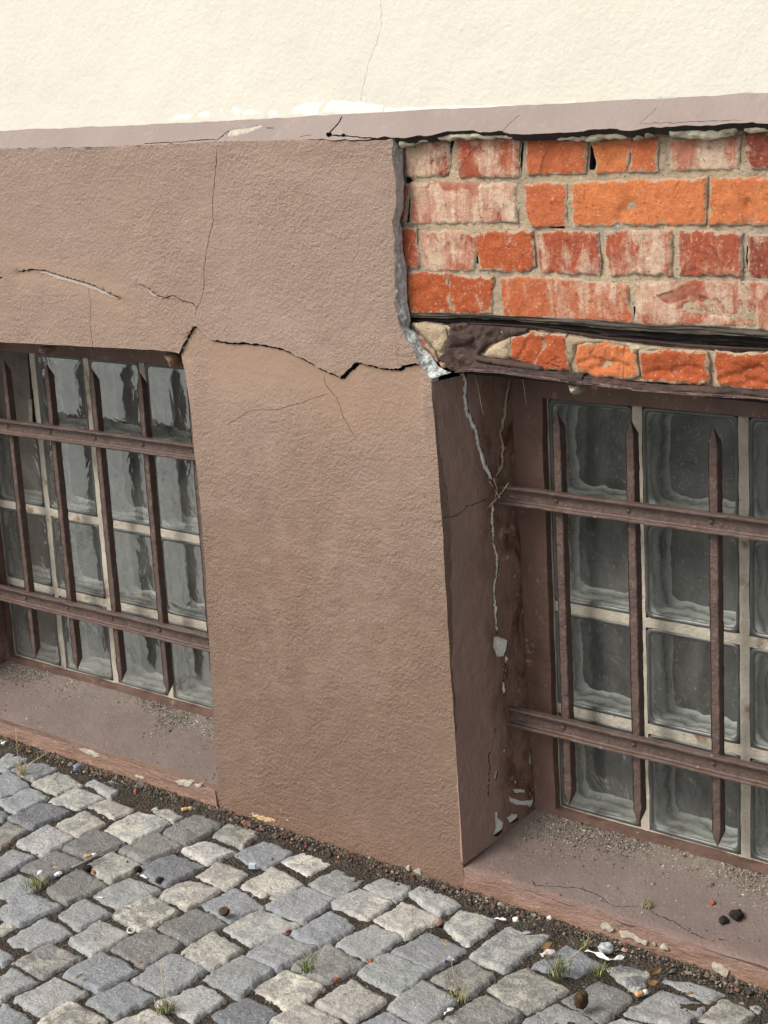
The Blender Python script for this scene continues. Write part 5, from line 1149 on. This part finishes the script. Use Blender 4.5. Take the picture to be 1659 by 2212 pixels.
leaf(on(tE, 1110, 690, .012), .038, .018, 1.3, .006, 'olive brown dry leaf standing between the speckled sett and the wall', 1)
leaf(on(tE, 1100, 775, .008), .030, .020, .2, .007, 'curled reddish brown dry leaf right of the speckled sett', 2)
leaf(on(tE, 375, 520, .010), .034, .020, .7, .006, 'brown dry leaf behind the folded pink paper scrap', 3)
leaf(on(tE, 1340, 840, .010), .022, .010, .2, .003, 'small tan leaf on the long grey sett at the wall', 4)
leaf(on(tB, 540, 720, .010), .020, .010, 1.2, .002, 'small pinkish dry leaf on the edge of a bluish sett', 5)
leaf(on(tA, 200, 108, .004), .026, .014, .2, .005, 'brown dry leaf at the far left below the wall', 6)

def tuft(p, n, h, sp, mat, seed, label, straw=0, lean=(0, 0), name='grass_tuft'):
    r = np.random.default_rng(seed); root = empty(name, tuple(p)); tag(root, label, 'grass tuft')
    for mm, cnt, nm in ((mat, n - straw, 'blades'), (M_PL, straw, 'dry_blades')):
        V = []; Fc = []
        for k in range(cnt):
            a = r.uniform(0, 6.28); L = h * r.uniform(.45, 1.1); b = np.array([r.normal(0, sp * .25), r.normal(0, sp * .25), 0]); d = np.array([math.cos(a), math.sin(a), 0]) * r.uniform(.15, .9) * L + np.array([lean[0], lean[1], 0]) * L
            pts = [b + d * t ** 1.6 + np.array([0, 0, L * (t - .28 * t * t * r.uniform(.3, 1.6))]) for t in np.linspace(0, 1, 7)]
            tube(pts, .0009 * r.uniform(.7, 1.3), V, Fc, 4, .85)
        if cnt: new_obj(nm, V, Fc, mm, root)
    return root
def stalk(root, base, pts, rad, heads=0, seed=0):
    V = []; Fc = []; P_ = [Vector(q) - Vector(base) for q in pts]
    tube(P_, rad, V, Fc, 5, .5); r = np.random.default_rng(seed)
    for k in range(heads):
        q = P_[-1].lerp(P_[-2], k / max(1, heads) * .8); e = q + Vector((r.normal(0, .004), r.normal(0, .003), r.uniform(.002, .006))); tube([q, (q + e) / 2, e], .0011, V, Fc, 5, .6)
    new_obj('seed_stalk', V, Fc, M_PL, root)
p = on(tA, 150, 250, .0); t1 = tuft(p, 26, .045, .03, M_PL, 1, 'dry straw coloured grass tuft at the far left of the paving', 22)
stalk(t1, p, [p, p + (-.01, 0, .05), p + (-.02, .01, .11)], .0010, 4, 1); stalk(t1, p, [p, p + (.03, .01, .035), p + (.07, .03, .06)], .0010, 6, 2)
p = on(tB, 245, 115, .0); t2 = tuft(p, 60, .032, .035, M_GN, 2, 'yellowish green grass tuft between two setts at left', 28)
stalk(t2, p, [p, p + (.03, .01, .03), p + (.06, .02, .07)], .0009, 5, 3)
p = on(tD, 410, 685, .0); tuft(p, 22, .050, .022, M_GN, 3, 'small bright green grass tuft in front of the dark rounded sett', 2)
p = on(tE, 455, 700, .004); t3 = tuft(p, 44, .060, .04, M_GN, 4, 'largest green grass tuft growing against the triangular sett', 16)
stalk(t3, p, [p, p + (.025, .005, .04), p + (.055, .01, .07)], .0009, 0, 4)
p = on(tE, 735, 690, .004); tuft(p, 34, .026, .035, M_GN, 5, 'low olive green weed left of the dark speckled sett', 8)
p = on(tD, 1450, 870, .0); t4 = tuft(p, 34, .028, .035, M_GN, 6, 'grass tuft with a tall seeding stalk in a joint at the lower right', 20)
stalk(t4, p, [p, p + (-.012, .0, .04), p + (-.02, .0, .085), p + (-.03, 0, .10)], .0010, 8, 5)
p = on(tB, 1120, 950, .0); t5 = tuft(p, 54, .034, .032, M_GN, 7, 'grass tuft left of the pale speckled sett at the bottom edge', 26)
stalk(t5, p, [p, p + (0, .0, .05), p + (-.004, .0, .085)], .0012, 5, 6)
p = onS(PR, tE, 1050, 245); tuft(p, 30, .018, .02, M_GN, 8, 'tiny pale weed growing from the crack in the right sill', 18)
p = on(tE, 620, 520, .006); tuft(p, 24, .026, .03, M_GN, 9, 'small yellow green weed at the wall foot behind the triangular sett', 12)
# dry stalks caught where the upper rail enters the render
p = np.array(PT(c4([(385, 690)])[0], y=.10)); ds = empty('dry_stalks', tuple(p)); tag(ds, 'dry straw stalks caught on the left end of the upper rail of the right grille', 'straw')
V = []; Fc = []
for ln in ([(330, 745), (385, 685), (440, 610)], [(370, 590), (388, 640), (375, 690), (345, 720)], [(318, 705), (335, 740), (345, 720)], [(350, 600), (375, 640), (400, 680)]):
    Q = [np.array(PT(c4([q])[0], y=.115 + .012 * math.sin(k * 2))) - p for k, q in enumerate(ln)]
    Q2 = [Q[0]] + [(Q[k] * (1 - t) + Q[k + 1] * t) for k in range(len(Q) - 1) for t in (.33, .66, 1)]
    tube(Q2, .0011, V, Fc, 5, .5)
new_obj('stalks', V, Fc, M_PL, ds)
for i, (ln, lb_) in enumerate([([(283, 105), (295, 150), (310, 230), (322, 290)], 'thin dry root hanging in front of the cracked reveal under the lintel'), ([(505, 110), (515, 170), (524, 240)], 'thin dry root hanging in the dark corner under the lintel')]):
    V = []; Fc = []; tube([PT(c4([q])[0], y=.09 + .05 * i) for q in ln], .0009, V, Fc, 5, .4); tag(new_obj('hanging_root', V, Fc, M_PL), lb_, 'root')
